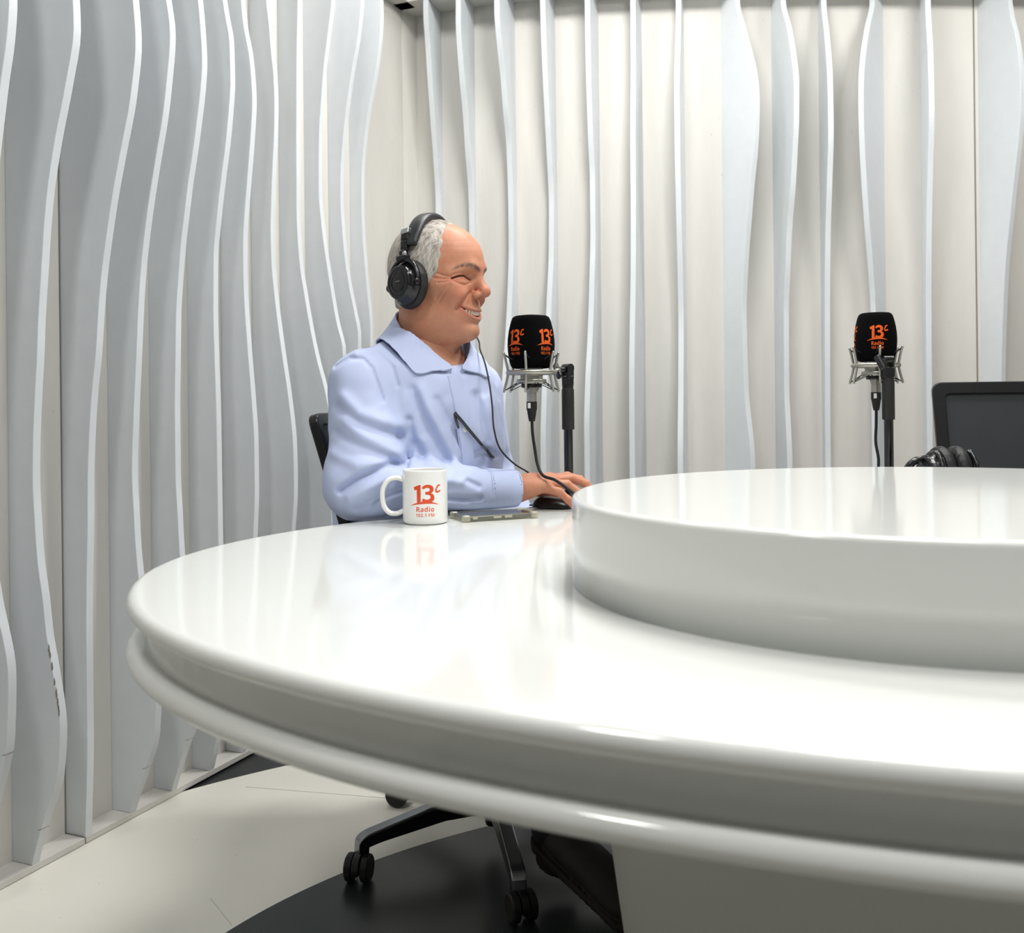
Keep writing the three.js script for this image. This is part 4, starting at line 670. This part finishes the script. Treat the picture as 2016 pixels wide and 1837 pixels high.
// teeth, eyes
{
  const hd = new THREE.Group(); hd.name = 'face_details'; hd.position.copy(HEAD); hd.rotation.y = HTURN; person.add(hd);
  const toothMat = phys(srgb(240, 232, 218), 0.25);
  const onFace = (p, y) => { let r = 0.14; for (let i = 0; i < 60; i++) { const d = faceField(Math.sin(p) * r, y, Math.cos(p) * r); r -= Math.max(0.0002, d * 0.7); if (d < 0.0003) break; } return r; };
  for (let i = -4; i <= 4; i++) { const p = (i * 0.068) * (1 + 0.02 * Math.abs(i)), y = lipTop(p) - 0.0030, r = onFace(p, y) - 0.0062, w = Math.abs(i) < 2 ? 0.0060 : 0.0056; part('tooth', move(rbox(w, 0.0092 - 0.0006 * Math.abs(i), 0.005, 0.0014, 2), Math.sin(p) * r, y, Math.cos(p) * r, 0, p), toothMat, hd); }
  for (const sx of [-1, 1]) part('eye', move(new THREE.SphereGeometry(0.0112, 24, 16), sx * 0.032, 0.0222, 0.0800), phys(srgb(58, 40, 32), 0.08), hd, 'dark narrowed eye');
  // short grey hair
  const hairLine = (y) => y > 0.03 ? 0.050 + 0.008 * Math.sin((y - 0.03) * 28) : 0.050 - 0.9 * Math.pow(0.03 - y, 1.0) * (y < -0.02 ? 1.4 : 1);
  const hairMat = std(0xffffff, 0.75, { vertexColors: true }), HG = s2l(190, 184, 176), HD = s2l(128, 118, 106), hairColour = (x, y, z) => mix3(HG, HD, clamp01(0.30 + 0.45 * noise3(x * 160, y * 38, z * 160) + 0.25 * noise3(x * 400, y * 90, z * 400) + 0.55 * clamp01((y - 0.125) / 0.015)));
  const hairField = (x, y, z) => {
    const h = headField(x, y, z); if (h > 0.03) return h;
    const top = clamp01((y - 0.118) / 0.02), thick = 0.0062 * (1 - 0.55 * top) * clamp01((hairLine(y) - z) / 0.02 + 0.1) + 0.0005;
    const rough = 0.0010 * noise3(x * 300, y * 70, z * 300) + 0.0012 * noise3(x * 90, y * 40, z * 90);
    let d = h - thick - rough;
    d = smax(d, z - hairLine(y) - 0.004 * noise3(x * 120, y * 120, z * 120), 0.005);
    d = smax(d, -0.034 - y + 0.2 * Math.max(0, z + 0.05) - 0.003 * noise3(x * 150, 3, z * 150), 0.005);                                   // nape
    return Math.max(d, -(h + 0.002));
  };
  part('hair', isosurface(hairField, [-0.1, -0.075, -0.12], [0.1, 0.165, 0.075], 0.0022, hairColour), hairMat, hd, 'short grey hair');
  // loose strands
  const P = [], N = [], I = [];
  let made = 0;
  for (let tries = 0; tries < 9000 && made < 2600; tries++) {
    const th = rnd() * Math.PI * 2, ph = Math.acos(1 - 1.5 * rnd()), dir = V(Math.sin(ph) * Math.cos(th), Math.cos(ph), Math.sin(ph) * Math.sin(th));
    let r = 0.14; const o = V(0, 0.03, -0.005); for (let i = 0; i < 40; i++) { const d = hairField(o.x + dir.x * r, o.y + dir.y * r, o.z + dir.z * r); r -= Math.max(0.0003, d * 0.8); if (d < 0.0004) break; }
    const p = o.clone().addScaledVector(dir, r); if (p.z > hairLine(p.y) - 0.002 || p.y < -0.028 || headField(p.x, p.y, p.z) < 0.0012) continue;
    const flow = V(0, -0.9, -0.55).addScaledVector(V(rnd() - 0.5, rnd() - 0.5, rnd() - 0.5), 0.7); flow.addScaledVector(dir, -flow.dot(dir)).normalize();
    const L = 0.012 + 0.012 * rnd(), side = V(0, 0, 0).crossVectors(dir, flow).multiplyScalar(0.00022), b = P.length / 3;
    for (let k = 0; k <= 3; k++) { const t = k / 3, q = p.clone().addScaledVector(flow, L * t).addScaledVector(dir, 0.0016 * Math.sin(t * 2.2) + 0.0010 * (rnd() - 0.3) * t); const w = 1 - 0.8 * t; P.push(q.x + side.x * w, q.y + side.y * w, q.z + side.z * w, q.x - side.x * w, q.y - side.y * w, q.z - side.z * w); for (let m = 0; m < 2; m++) N.push(dir.x, dir.y, dir.z); if (k < 3) I.push(b + k * 2, b + k * 2 + 1, b + k * 2 + 2, b + k * 2 + 1, b + k * 2 + 3, b + k * 2 + 2); }
    made++;
  }
  const g = new THREE.BufferGeometry(); g.setAttribute('position', new THREE.Float32BufferAttribute(P, 3)); g.setAttribute('normal', new THREE.Float32BufferAttribute(N, 3)); g.setIndex(I);
  const st = part('hair_strands', g, std(srgb(214, 209, 202), 0.6, { side: THREE.DoubleSide }), hd); st.userData.kind = 'stuff';
}
// ---------- clothes ----------
const weave = grainTexture(128, (u, v) => { const a = 0.5 + 0.5 * Math.sin(u * Math.PI * 64), b = 0.5 + 0.5 * Math.sin(v * Math.PI * 64), k = 255 * (0.5 * a + 0.5 * b) * (0.8 + 0.2 * tileNoise(u, v, 64, 31)); return [k, k, k]; });
const shirtMat = phys(srgb(181, 192, 224), 0.78, { sheen: 0.35, sheenRoughness: 0.6, sheenColor: srgb(210, 220, 245) });
const cuffMat = shirtMat;
const shirt = part('shirt', isosurface(shirtField, [-0.42, 0.52, -2.32], [0.06, 1.16, -1.76], 0.0036), shirtMat, person, 'light blue long sleeved shirt');
function ribbon(pts, nrm, half, thick) {   // a strip of cloth laid on a surface
  const P = [], I = [], n = pts.length;
  for (let i = 0; i < n; i++) { const t = pts[Math.min(n - 1, i + 1)].clone().sub(pts[Math.max(0, i - 1)]).normalize(), s = V(0, 0, 0).crossVectors(nrm[i], t).normalize(); for (const [a, b] of [[-1, -0.6], [-0.96, 1], [0.96, 1], [1, -0.6]]) { const q = pts[i].clone().addScaledVector(s, a * half).addScaledVector(nrm[i], b * thick); P.push(q.x, q.y, q.z); } }
  for (let i = 0; i < n - 1; i++) for (let k = 0; k < 3; k++) { const A = i * 4 + k, B = A + 4; I.push(A, A + 1, B, B, A + 1, B + 1); }
  const g = new THREE.BufferGeometry(); g.setAttribute('position', new THREE.Float32BufferAttribute(P, 3)); g.setIndex(I); g.computeVertexNormals(); return g;
}
function onSurface(f, x, y) { const z = surfaceZ(f, x, y), e = 0.002, n = V(f(x + e, y, z) - f(x - e, y, z), f(x, y + e, z) - f(x, y - e, z), f(x, y, z + e) - f(x, y, z - e)).normalize(); return [V(x, y, z), n]; }
{
  // button strip, running on behind the sleeve
  const chest = (x, y, z) => smin(smin(torsoField(x, y, z), cone(x, y, z, NB, SR, 0.050, 0.058), 0.035), cone(x, y, z, NB, SL, 0.050, 0.058), 0.035);
  const line = [[-0.118, 1.012], [-0.112, 0.985], [-0.107, 0.96], [-0.102, 0.93], [-0.098, 0.90], [-0.094, 0.87], [-0.092, 0.84], [-0.092, 0.80]], pts = [], nr = [];
  const cv = new THREE.CatmullRomCurve3(line.map(([x, y]) => V(x, y, 0)));
  for (let i = 0; i <= 40; i++) { const q = cv.getPoint(i / 40), [p, n] = onSurface(chest, q.x, q.y); pts.push(p); nr.push(n); }
  part('placket', ribbon(pts, nr, 0.0155, 0.0042), shirtMat, person);
  const bm = phys(srgb(226, 226, 222), 0.25);
  for (const t of [0.55]) { const q = cv.getPoint(t), [p, n] = onSurface(chest, q.x, q.y); const g = turned([[0.0005, 0.0022], [0.0035, 0.0022], [0.0042, 0.0026], [0.0052, 0.0022], [0.0055, 0.0008], [0.005, 0], [0.0005, 0]], 24); g.applyQuaternion(new THREE.Quaternion().setFromUnitVectors(V(0, 1, 0), n)); g.translate(p.x + n.x * 0.0042, p.y + n.y * 0.0042, p.z + n.z * 0.0042); part('button', g, bm, person); }
  // collar: a standing band with two folded leaves; angles run round the neck from the back to the front of each side
  const NC = (y) => [-0.174 + 0.012 * (y - 1.08), -2.034], rot = (deg) => [Math.cos(deg * Math.PI / 180), Math.sin(deg * Math.PI / 180)];   // deg 90 looks to +z
  const mid = Math.atan2(F[1], F[0]) * 180 / Math.PI;      // front of the neck
  const at = (deg, r, y) => { const [c, s] = rot(deg), [x, z] = NC(y); return V(x + c * r, y, z + s * r); };
  for (const side of [1, -1]) {
    const rows = [ // angle from the back centre, fold line (r, y), radius of the outer edge
      [0, 0.071, 1.158, 0.094, 1.0], [25, 0.071, 1.155, 0.099, 1.0], [50, 0.070, 1.145, 0.107, 1.0], [80, 0.069, 1.122, 0.116, 1.03], [105, 0.070, 1.093, 0.124, 1.022], [118, 0.071, 1.076, 0.128, 1.008], [129, 0.074, 1.058, 0.130, 0.995], [137, 0.077, 1.046, 0.124, 0.996], [148, 0.082, 1.031, 0.112, 1.002], [160, 0.088, 1.018, 0.104, 1.003], [172, 0.093, 1.008, 0.098, 1.000]];
    const K = 8, P = [], I = [], fx = [1, 2, 3, 4].map((k) => pchip(rows.map((r) => r[0]), rows.map((r) => r[k]))), n = 56;
    const lie = (deg, r) => { let y = 1.2; for (let i = 0; i < 200; i++) { const q = at(deg, r, y), d = shirtCore(q.x, q.y, q.z); if (d < 0.004 || y < 0.9) break; y -= Math.max(0.0005, d * 0.5); } return y; };
    for (let i = 0; i <= n; i++) { const o = 172 * i / n, deg = mid + 180 + side * o, r0 = fx[0](o), r1 = fx[2](o), y0 = fx[1](o), y1 = Math.min(Math.max(lie(deg, r1) + 0.004, fx[3](o)), y0 - 0.008), row = [];
      for (let k = 0; k <= K; k++) { const t = k / K, r = r0 + (r1 - r0) * (t * 0.6 + 0.4 * t * t) + 0.003 * Math.sin(t * Math.PI); let y = y0 + (y1 - y0) * t + 0.004 * Math.sin(t * Math.PI); const b = lie(deg, r); if (b + 0.0035 > y && t > 0.2) y = b + 0.0035; row.push([r, y]); }
      for (let layer = 0; layer < 2; layer++) for (let k = 0; k <= K; k++) { const [r, y] = row[k], q = at(deg, r + (layer ? -0.0016 : 0.0006), y + (layer ? -0.0016 : 0.0006)); P.push(q.x, q.y, q.z); } }
    const M = 2 * (K + 1);
    for (let i = 0; i < n; i++) { for (let k = 0; k < K; k++) { const A = i * M + k, B = A + M; I.push(A, A + 1, B, B, A + 1, B + 1); const A2 = A + K + 1, B2 = B + K + 1; I.push(A2, B2, A2 + 1, B2, B2 + 1, A2 + 1); } for (const k of [0, K]) { const A = i * M + k, B = A + M; I.push(A, B, A + K + 1, B, B + K + 1, A + K + 1); } }
    for (const i of [0, n]) for (let k = 0; k < K; k++) { const A = i * M + k; I.push(A, A + K + 1, A + 1, A + 1, A + K + 1, A + K + 2); }
    const g = new THREE.BufferGeometry(); g.setAttribute('position', new THREE.Float32BufferAttribute(P, 3)); g.setIndex(I); const q = toCreasedNormals(g, 0.9);
    part('collar', q, std(srgb(181, 192, 224), 0.78, { side: THREE.DoubleSide }), person);
    // standing band inside
    const P2 = [], I2 = []; for (let i = 0; i <= n; i++) { const o = 172 * i / n, deg = mid + 180 + side * o, ro = fx[0](Math.min(172, o)), yo = fx[1](Math.min(172, o)); for (const [r, y] of [[ro + 0.001, yo], [ro - 0.003, yo - 0.004], [ro + 0.004, yo - 0.036]]) { const p = at(deg, r, y); P2.push(p.x, p.y, p.z); } }
    for (let i = 0; i < n; i++) for (let k = 0; k < 2; k++) { const A = i * 3 + k, B = A + 3; I2.push(A, B, A + 1, B, B + 1, A + 1); }
    const g2 = new THREE.BufferGeometry(); g2.setAttribute('position', new THREE.Float32BufferAttribute(P2, 3)); g2.setIndex(I2); g2.computeVertexNormals(); part('collar_band', g2, std(srgb(181, 192, 224), 0.78, { side: THREE.DoubleSide }), person);
  }
  // cuff
  const cuffF = (x, y, z) => { let d = cone(x, y, z, [-0.062, 0.7870, -1.926], WR, 0.0420, 0.0370); const ax = [0.0624, -0.0024, -0.0240], L = Math.hypot(...ax), t = ((x + 0.054) * ax[0] + (y - 0.7865) * ax[1] + (z + 1.929) * ax[2]) / L; d = Math.max(d, -cone(x, y, z, [-0.062, 0.7870, -1.926], WR, 0.0385, 0.0335)); d = smax(d, t - 0.066, 0.003); d = smax(d, -0.001 - t, 0.003); d = Math.max(d, 0.7412 - y); d += 0.0008 * gauss(t - 0.062, 0.0012) + 0.0008 * gauss(t - 0.004, 0.0012); return d ; };
  part('cuff', isosurface(cuffF, [-0.075, 0.73, -2.0], [0.03, 0.835, -1.87], 0.0022), shirtMat, person);
  // trousers and shoes
  const tr = (x, y, z) => { let d = ell(x, y, z, HIP[0], HIP[1], HIP[2], 0.17, 0.09, 0.16); for (const [h, k, a] of [[HR, KR, AR], [HLf, KL, AL]]) { d = smin(d, cone(x, y, z, h, k, 0.088, 0.068), 0.03); d = smin(d, cone(x, y, z, k, a, 0.066, 0.052), 0.03); } return Math.max(d - 0.003 * noise3(x * 24, y * 16, z * 24), 0.10 - y); };
  part('trousers', isosurface(tr, [-0.45, 0.09, -2.33], [0.36, 0.68, -1.7], 0.009), std(srgb(20, 21, 26), 0.85), person, 'dark trousers');
  const shoe = (hx, hy, hz, dx, dz, drop) => (x, y, z) => { const X = x - hx, Z = z - hz, t = X * dx + Z * dz, s = X * -dz + Z * dx, Y = y - (hy - drop * t / 0.27); let d = ell(t, Y, s, 0.045, 0.052, 0, 0.058, 0.052, 0.036); d = smin(d, ell(t, Y, s, 0.135, 0.036, 0, 0.115, 0.036, 0.044), 0.03); d = smin(d, ell(t, Y, s, 0.205, 0.026, 0, 0.062, 0.026, 0.044), 0.02); d = Math.max(d, 0.012 - Y); let so = Math.max(Math.hypot(Math.max(0, Math.abs(t - 0.13) - 0.095), s * 0.95) - 0.045, Math.abs(Y - 0.006) - 0.007); const heel = Math.max(Math.hypot(t - 0.04, s) - 0.040, Math.abs(Y + 0.012) - 0.014); return smin(d, Math.min(so, heel), 0.003); };
  const sm = std(srgb(38, 32, 30), 0.75);
  part('shoe', isosurface(shoe(0.050, 0.090, -1.925, F[0], F[1], 0.083), [-0.03, -0.03, -2.0], [0.30, 0.2, -1.62], 0.005), sm, person, 'dark suede shoe with raised heel');
  part('shoe', isosurface(shoe(0.225, 0.028, -1.915, F[0], F[1], 0.0), [0.15, 0.0, -2.0], [0.47, 0.17, -1.62], 0.005), sm, person);
}
// ---------- headphones ----------
const pad = phys(srgb(18, 18, 21), 0.55, { bumpMap: grit, bumpScale: 0.0006 });
const cupMat = phys(srgb(15, 16, 20), 0.26);
function earCup(parent, s) {     // cup on the side s (+1 his left, -1 his right); local x is outwards after the mirror
  const cup = new THREE.Group(); cup.name = 'ear_cup'; cup.scale.set(1, 1, 1); parent.add(cup);
  const oval = (pts, n = 56, sy = 1.14) => { const g = toCreasedNormals(lathe(pts, n), 0.7); g.rotateZ(-Math.PI / 2); g.scale(s, sy, 1); if (s < 0) flip(g); return g; };
  const flip = (g) => { for (const k in g.attributes) { const a = g.attributes[k], w = a.itemSize; for (let t = 0; t < a.count; t += 3) for (let c = 0; c < w; c++) { const x = a.array[(t + 1) * w + c]; a.array[(t + 1) * w + c] = a.array[(t + 2) * w + c]; a.array[(t + 2) * w + c] = x; } } };
  part('ear_pad', oval([[0.022, 0.0], [0.026, -0.003], [0.034, -0.003], [0.041, 0.0], [0.0445, 0.006], [0.0445, 0.013], [0.042, 0.019], [0.038, 0.021], [0.0005, 0.021]]), pad, cup, 'padded leather ear cushion');
  part('housing', oval([[0.040, 0.0205], [0.0415, 0.022], [0.0405, 0.026], [0.037, 0.031], [0.034, 0.034], [0.0330, 0.036], [0.0330, 0.042], [0.0315, 0.045], [0.0285, 0.0465], [0.0265, 0.0462], [0.0255, 0.0450], [0.0215, 0.0450], [0.0205, 0.0462], [0.0185, 0.0470], [0.0175, 0.0458], [0.0005, 0.0458]], 64, 1.06), cupMat, cup);
  // small worn silver lettering, unreadable at this distance
  const tx = canvasTexture(128, 32, (c, w, h) => { c.fillStyle = 'rgb(24,26,30)'; c.fillRect(0, 0, w, h); c.fillStyle = 'rgb(176,176,172)'; for (let i = 0; i < 8; i++) { c.fillRect(6 + i * 15, 8, 3, 16); c.fillRect(6 + i * 15, i % 2 ? 8 : 20, 10, 4); c.fillRect(13 + i * 15, 10, 3, 14); } });
  const pl = new THREE.BoxGeometry(0.0004, 0.0032, 0.0135); pl.translate(s * 0.0461, 0.001, 0); part('lettering', pl, std(0xffffff, 0.4, { map: tx }), cup, 'tiny silver lettering');
  return cup;
}
function yoke(parent, s, Y) {
  const pts = []; for (let i = 0; i <= 16; i++) { const t = Math.PI * (-0.04 + 1.08 * i / 16); pts.push(V(s * 0.030, Math.sin(t) * 0.048, Math.cos(t) * 0.0435)); }
  const g = tube(pts, 0.0042, 60, 10); g.scale(1, 1, 1); part('yoke', g, cupMat, parent);
  for (const k of [-1, 1]) part('pivot', (() => { const q = new THREE.SphereGeometry(0.0068, 20, 14); q.scale(1, 1.15, 0.7); q.translate(s * 0.031, -0.004, k * 0.0430); return q; })(), cupMat, parent);
}
{
  const hp = thing('headphones', 'black studio headphones worn by the seated person', 'headphones', HEAD.x, HEAD.y, HEAD.z, HTURN);
  const tilt = new THREE.Matrix4().makeRotationX(-0.10);
  for (const s of [-1, 1]) {
    const c = earCup(hp, s); c.position.set(s * 0.0735, 0.006, -0.002); c.rotation.set(-0.1, s * 0.30, s * 0.10);
    const y = new THREE.Group(); y.name = 'hinge'; y.position.copy(c.position); y.rotation.copy(c.rotation); hp.add(y);
    yoke(y, s);
    part('hinge_block', [move(rbox(0.016, 0.012, 0.030, 0.004), s * 0.029, 0.0515, 0), move(rbox(0.013, 0.014, 0.019, 0.004), s * 0.027, 0.0615, 0)], cupMat, y);
    part('hinge_pin', move(new THREE.SphereGeometry(0.0048, 16, 12), s * 0.034, 0.0585, 0.0105), chrome, y, 'chrome hinge pin');
    part('slider', [move(rbox(0.010, 0.022, 0.0165, 0.003), s * 0.0245, 0.078, 0), move(rbox(0.012, 0.010, 0.0185, 0.003), s * 0.0235, 0.0725, 0)], cupMat, y);
    part('slider_cap', move(rbox(0.012, 0.016, 0.022, 0.004), s * 0.0205, 0.096, 0, 0, 0, s * 0.12), blackMatte, y);
    part('silver_plate', move(rbox(0.0135, 0.0115, 0.0240, 0.0015), s * 0.0180, 0.108, 0, 0, 0, s * 0.25), chrome, y, 'silver plate');
  }
  // padded band over the head
  const arc = [], n = 40; for (let i = 0; i <= n; i++) { const t = (i / n - 0.5) * 2, a = t * 1.16; arc.push(V(Math.sin(a) * 0.0985, 0.038 + Math.cos(a) * 0.1190, 0.004 - 0.006 * Math.cos(a))); }
  const P = [], I = [], m = 16;
  for (let i = 0; i <= n; i++) { const t = arc[Math.min(n, i + 1)].clone().sub(arc[Math.max(0, i - 1)]).normalize(), b = V(0, 0, 1), o = V(0, 0, 0).crossVectors(t, b).normalize(); if (o.y < 0) o.negate(); const e = Math.min(1, Math.min(i, n - i) / 5), w = 0.0125 + 0.004 * e, h = 0.0045 + 0.0035 * e;
    for (let k = 0; k < m; k++) { const u = (k / m) * Math.PI * 2, c = Math.cos(u), s = Math.sin(u), q = arc[i].clone().addScaledVector(b, w * Math.sign(c) * Math.abs(c) ** 0.6).addScaledVector(o, h * Math.sign(s) * Math.abs(s) ** 0.8); P.push(q.x, q.y, q.z); } }
  for (let i = 0; i < n; i++) for (let k = 0; k < m; k++) { const A = i * m + k, B = i * m + (k + 1) % m, C = A + m, D = B + m; I.push(A, B, C, B, D, C); }
  for (const i of [0, n]) { const c = P.length / 3; P.push(arc[i].x, arc[i].y, arc[i].z); for (let k = 0; k < m; k++) { const A = i * m + k, B = i * m + (k + 1) % m; i ? I.push(c, A, B) : I.push(c, B, A); } }
  const g = new THREE.BufferGeometry(); g.setAttribute('position', new THREE.Float32BufferAttribute(P, 3)); g.setIndex(I); g.computeVertexNormals(); 
  part('headband', g, phys(srgb(34, 35, 38), 0.42, { side: THREE.DoubleSide }), hp, 'padded headband');
  // the cord leaves the far cup and falls to the desk
  const w = [[-0.102, 1.135, -2.10], [-0.072, 1.095, -2.075], [-0.066, 1.07, -2.03], [-0.055, 1.04, -1.985], [-0.046, 1.00, -1.955], [-0.040, 0.955, -1.93], [-0.036, 0.905, -1.905], [-0.026, 0.870, -1.905], [0.0, 0.838, -1.935], [0.034, 0.812, -1.985], [0.060, 0.785, -2.022], [0.070, 0.752, -2.036], [0.060, 0.7425, -2.036], [0.035, 0.7425, -2.022]];
  const inv = new THREE.Matrix4().makeRotationY(HTURN).setPosition(HEAD).invert();
  part('cord', tube(w.map((q) => V(...q).applyMatrix4(inv)), 0.0017, 110, 8), blackMatte, hp);
}
{ // second pair, resting on the desk behind the raised block
  const hp = thing('headphones', 'black studio headphones lying on the desk near the empty chair', 'headphones', 0.868, 0.74, -1.925, 0.12);
  for (const s of [-1, 1]) {
    const c = earCup(hp, s); c.position.set(s * 0.0045, 0.072, 0); c.rotation.set(0, 0, s * -0.06);
    const y = new THREE.Group(); y.name = 'hinge'; y.position.copy(c.position); y.rotation.set(2.2, 0, s * -0.06); hp.add(y); yoke(y, s);
    part('hinge_block', [move(rbox(0.016, 0.012, 0.030, 0.004), s * 0.029, 0.0515, 0), move(rbox(0.013, 0.014, 0.019, 0.004), s * 0.027, 0.0615, 0)], cupMat, y);
    part('side_arm', tube([V(s * 0.040, 0.086, -0.01), V(s * 0.058, 0.094, -0.012), V(s * 0.072, 0.085, -0.014), V(s * 0.083, 0.062, -0.02), V(s * 0.085, 0.03, -0.04), V(s * 0.075, 0.012, -0.075)], 0.0075, 40, 12), cupMat, hp);
  }
  part('headband', tube([V(-0.075, 0.012, -0.075), V(-0.055, 0.0115, -0.115), V(0, 0.0115, -0.135), V(0.055, 0.0115, -0.115), V(0.075, 0.012, -0.075)], 0.0105, 60, 14), phys(srgb(34, 35, 38), 0.42), hp);
}
// ---------- reading glasses hung in the shirt front ----------
{
  const gl = thing('eyeglasses', 'black eyeglasses hooked in the front of the blue shirt', 'eyeglasses');
  const on = (x, y, o) => { const z = surfaceZ(shirtField, x, y); return V(x, y, z + o); };
  const pts = [[-0.1125, 0.9365, 0.012], [-0.1005, 0.922, 0.012], [-0.083, 0.899, 0.012], [-0.066, 0.877, 0.012], [-0.053, 0.860, 0.012], [-0.0445, 0.848, 0.010], [-0.0405, 0.8445, 0.008]].map((q) => on(...q));
  part('temple', tube(pts, 0.0033, 60, 8), blackGloss, gl);
  const p2 = [[-0.1145, 0.9365, 0.010], [-0.1125, 0.925, 0.009], [-0.1080, 0.910, 0.006]].map((q) => on(...q));
  part('temple', tube(p2, 0.0026, 20, 8), blackGloss, gl);
  part('hinge', [(() => { const a = on(-0.1145, 0.938, 0.010), b = on(-0.1105, 0.938, 0.013); return rod(a, b, 0.0032); })()], blackGloss, gl);
  const b0 = on(-0.111, 0.934, 0.006);
  part('front_frame', tube([b0, V(b0.x - 0.004, b0.y + 0.002, b0.z - 0.004), V(b0.x - 0.002, b0.y - 0.03, b0.z - 0.012)], 0.0025, 16, 8), blackGloss, gl);
}
// ---------- chairs ----------
officeChair('black office chair that the person in blue sits on', -0.05, -2.09, 0.995, 0.10, { star: 208 * Math.PI / 180, backZ: -0.205, recline: 0.27, backH: 0.455, backW: 0.42, taper: 0.9, frame: 0.024, seatZ: 0.0 });
officeChair('empty black mesh back office chair at the right', 1.43, -2.62, -0.20, 0.98, { star: 0.4, backZ: -0.06, recline: 0.10, backH: 0.50, backW: 0.50, taper: 0.90, frame: 0.034 });
renderer.render(scene, camera);
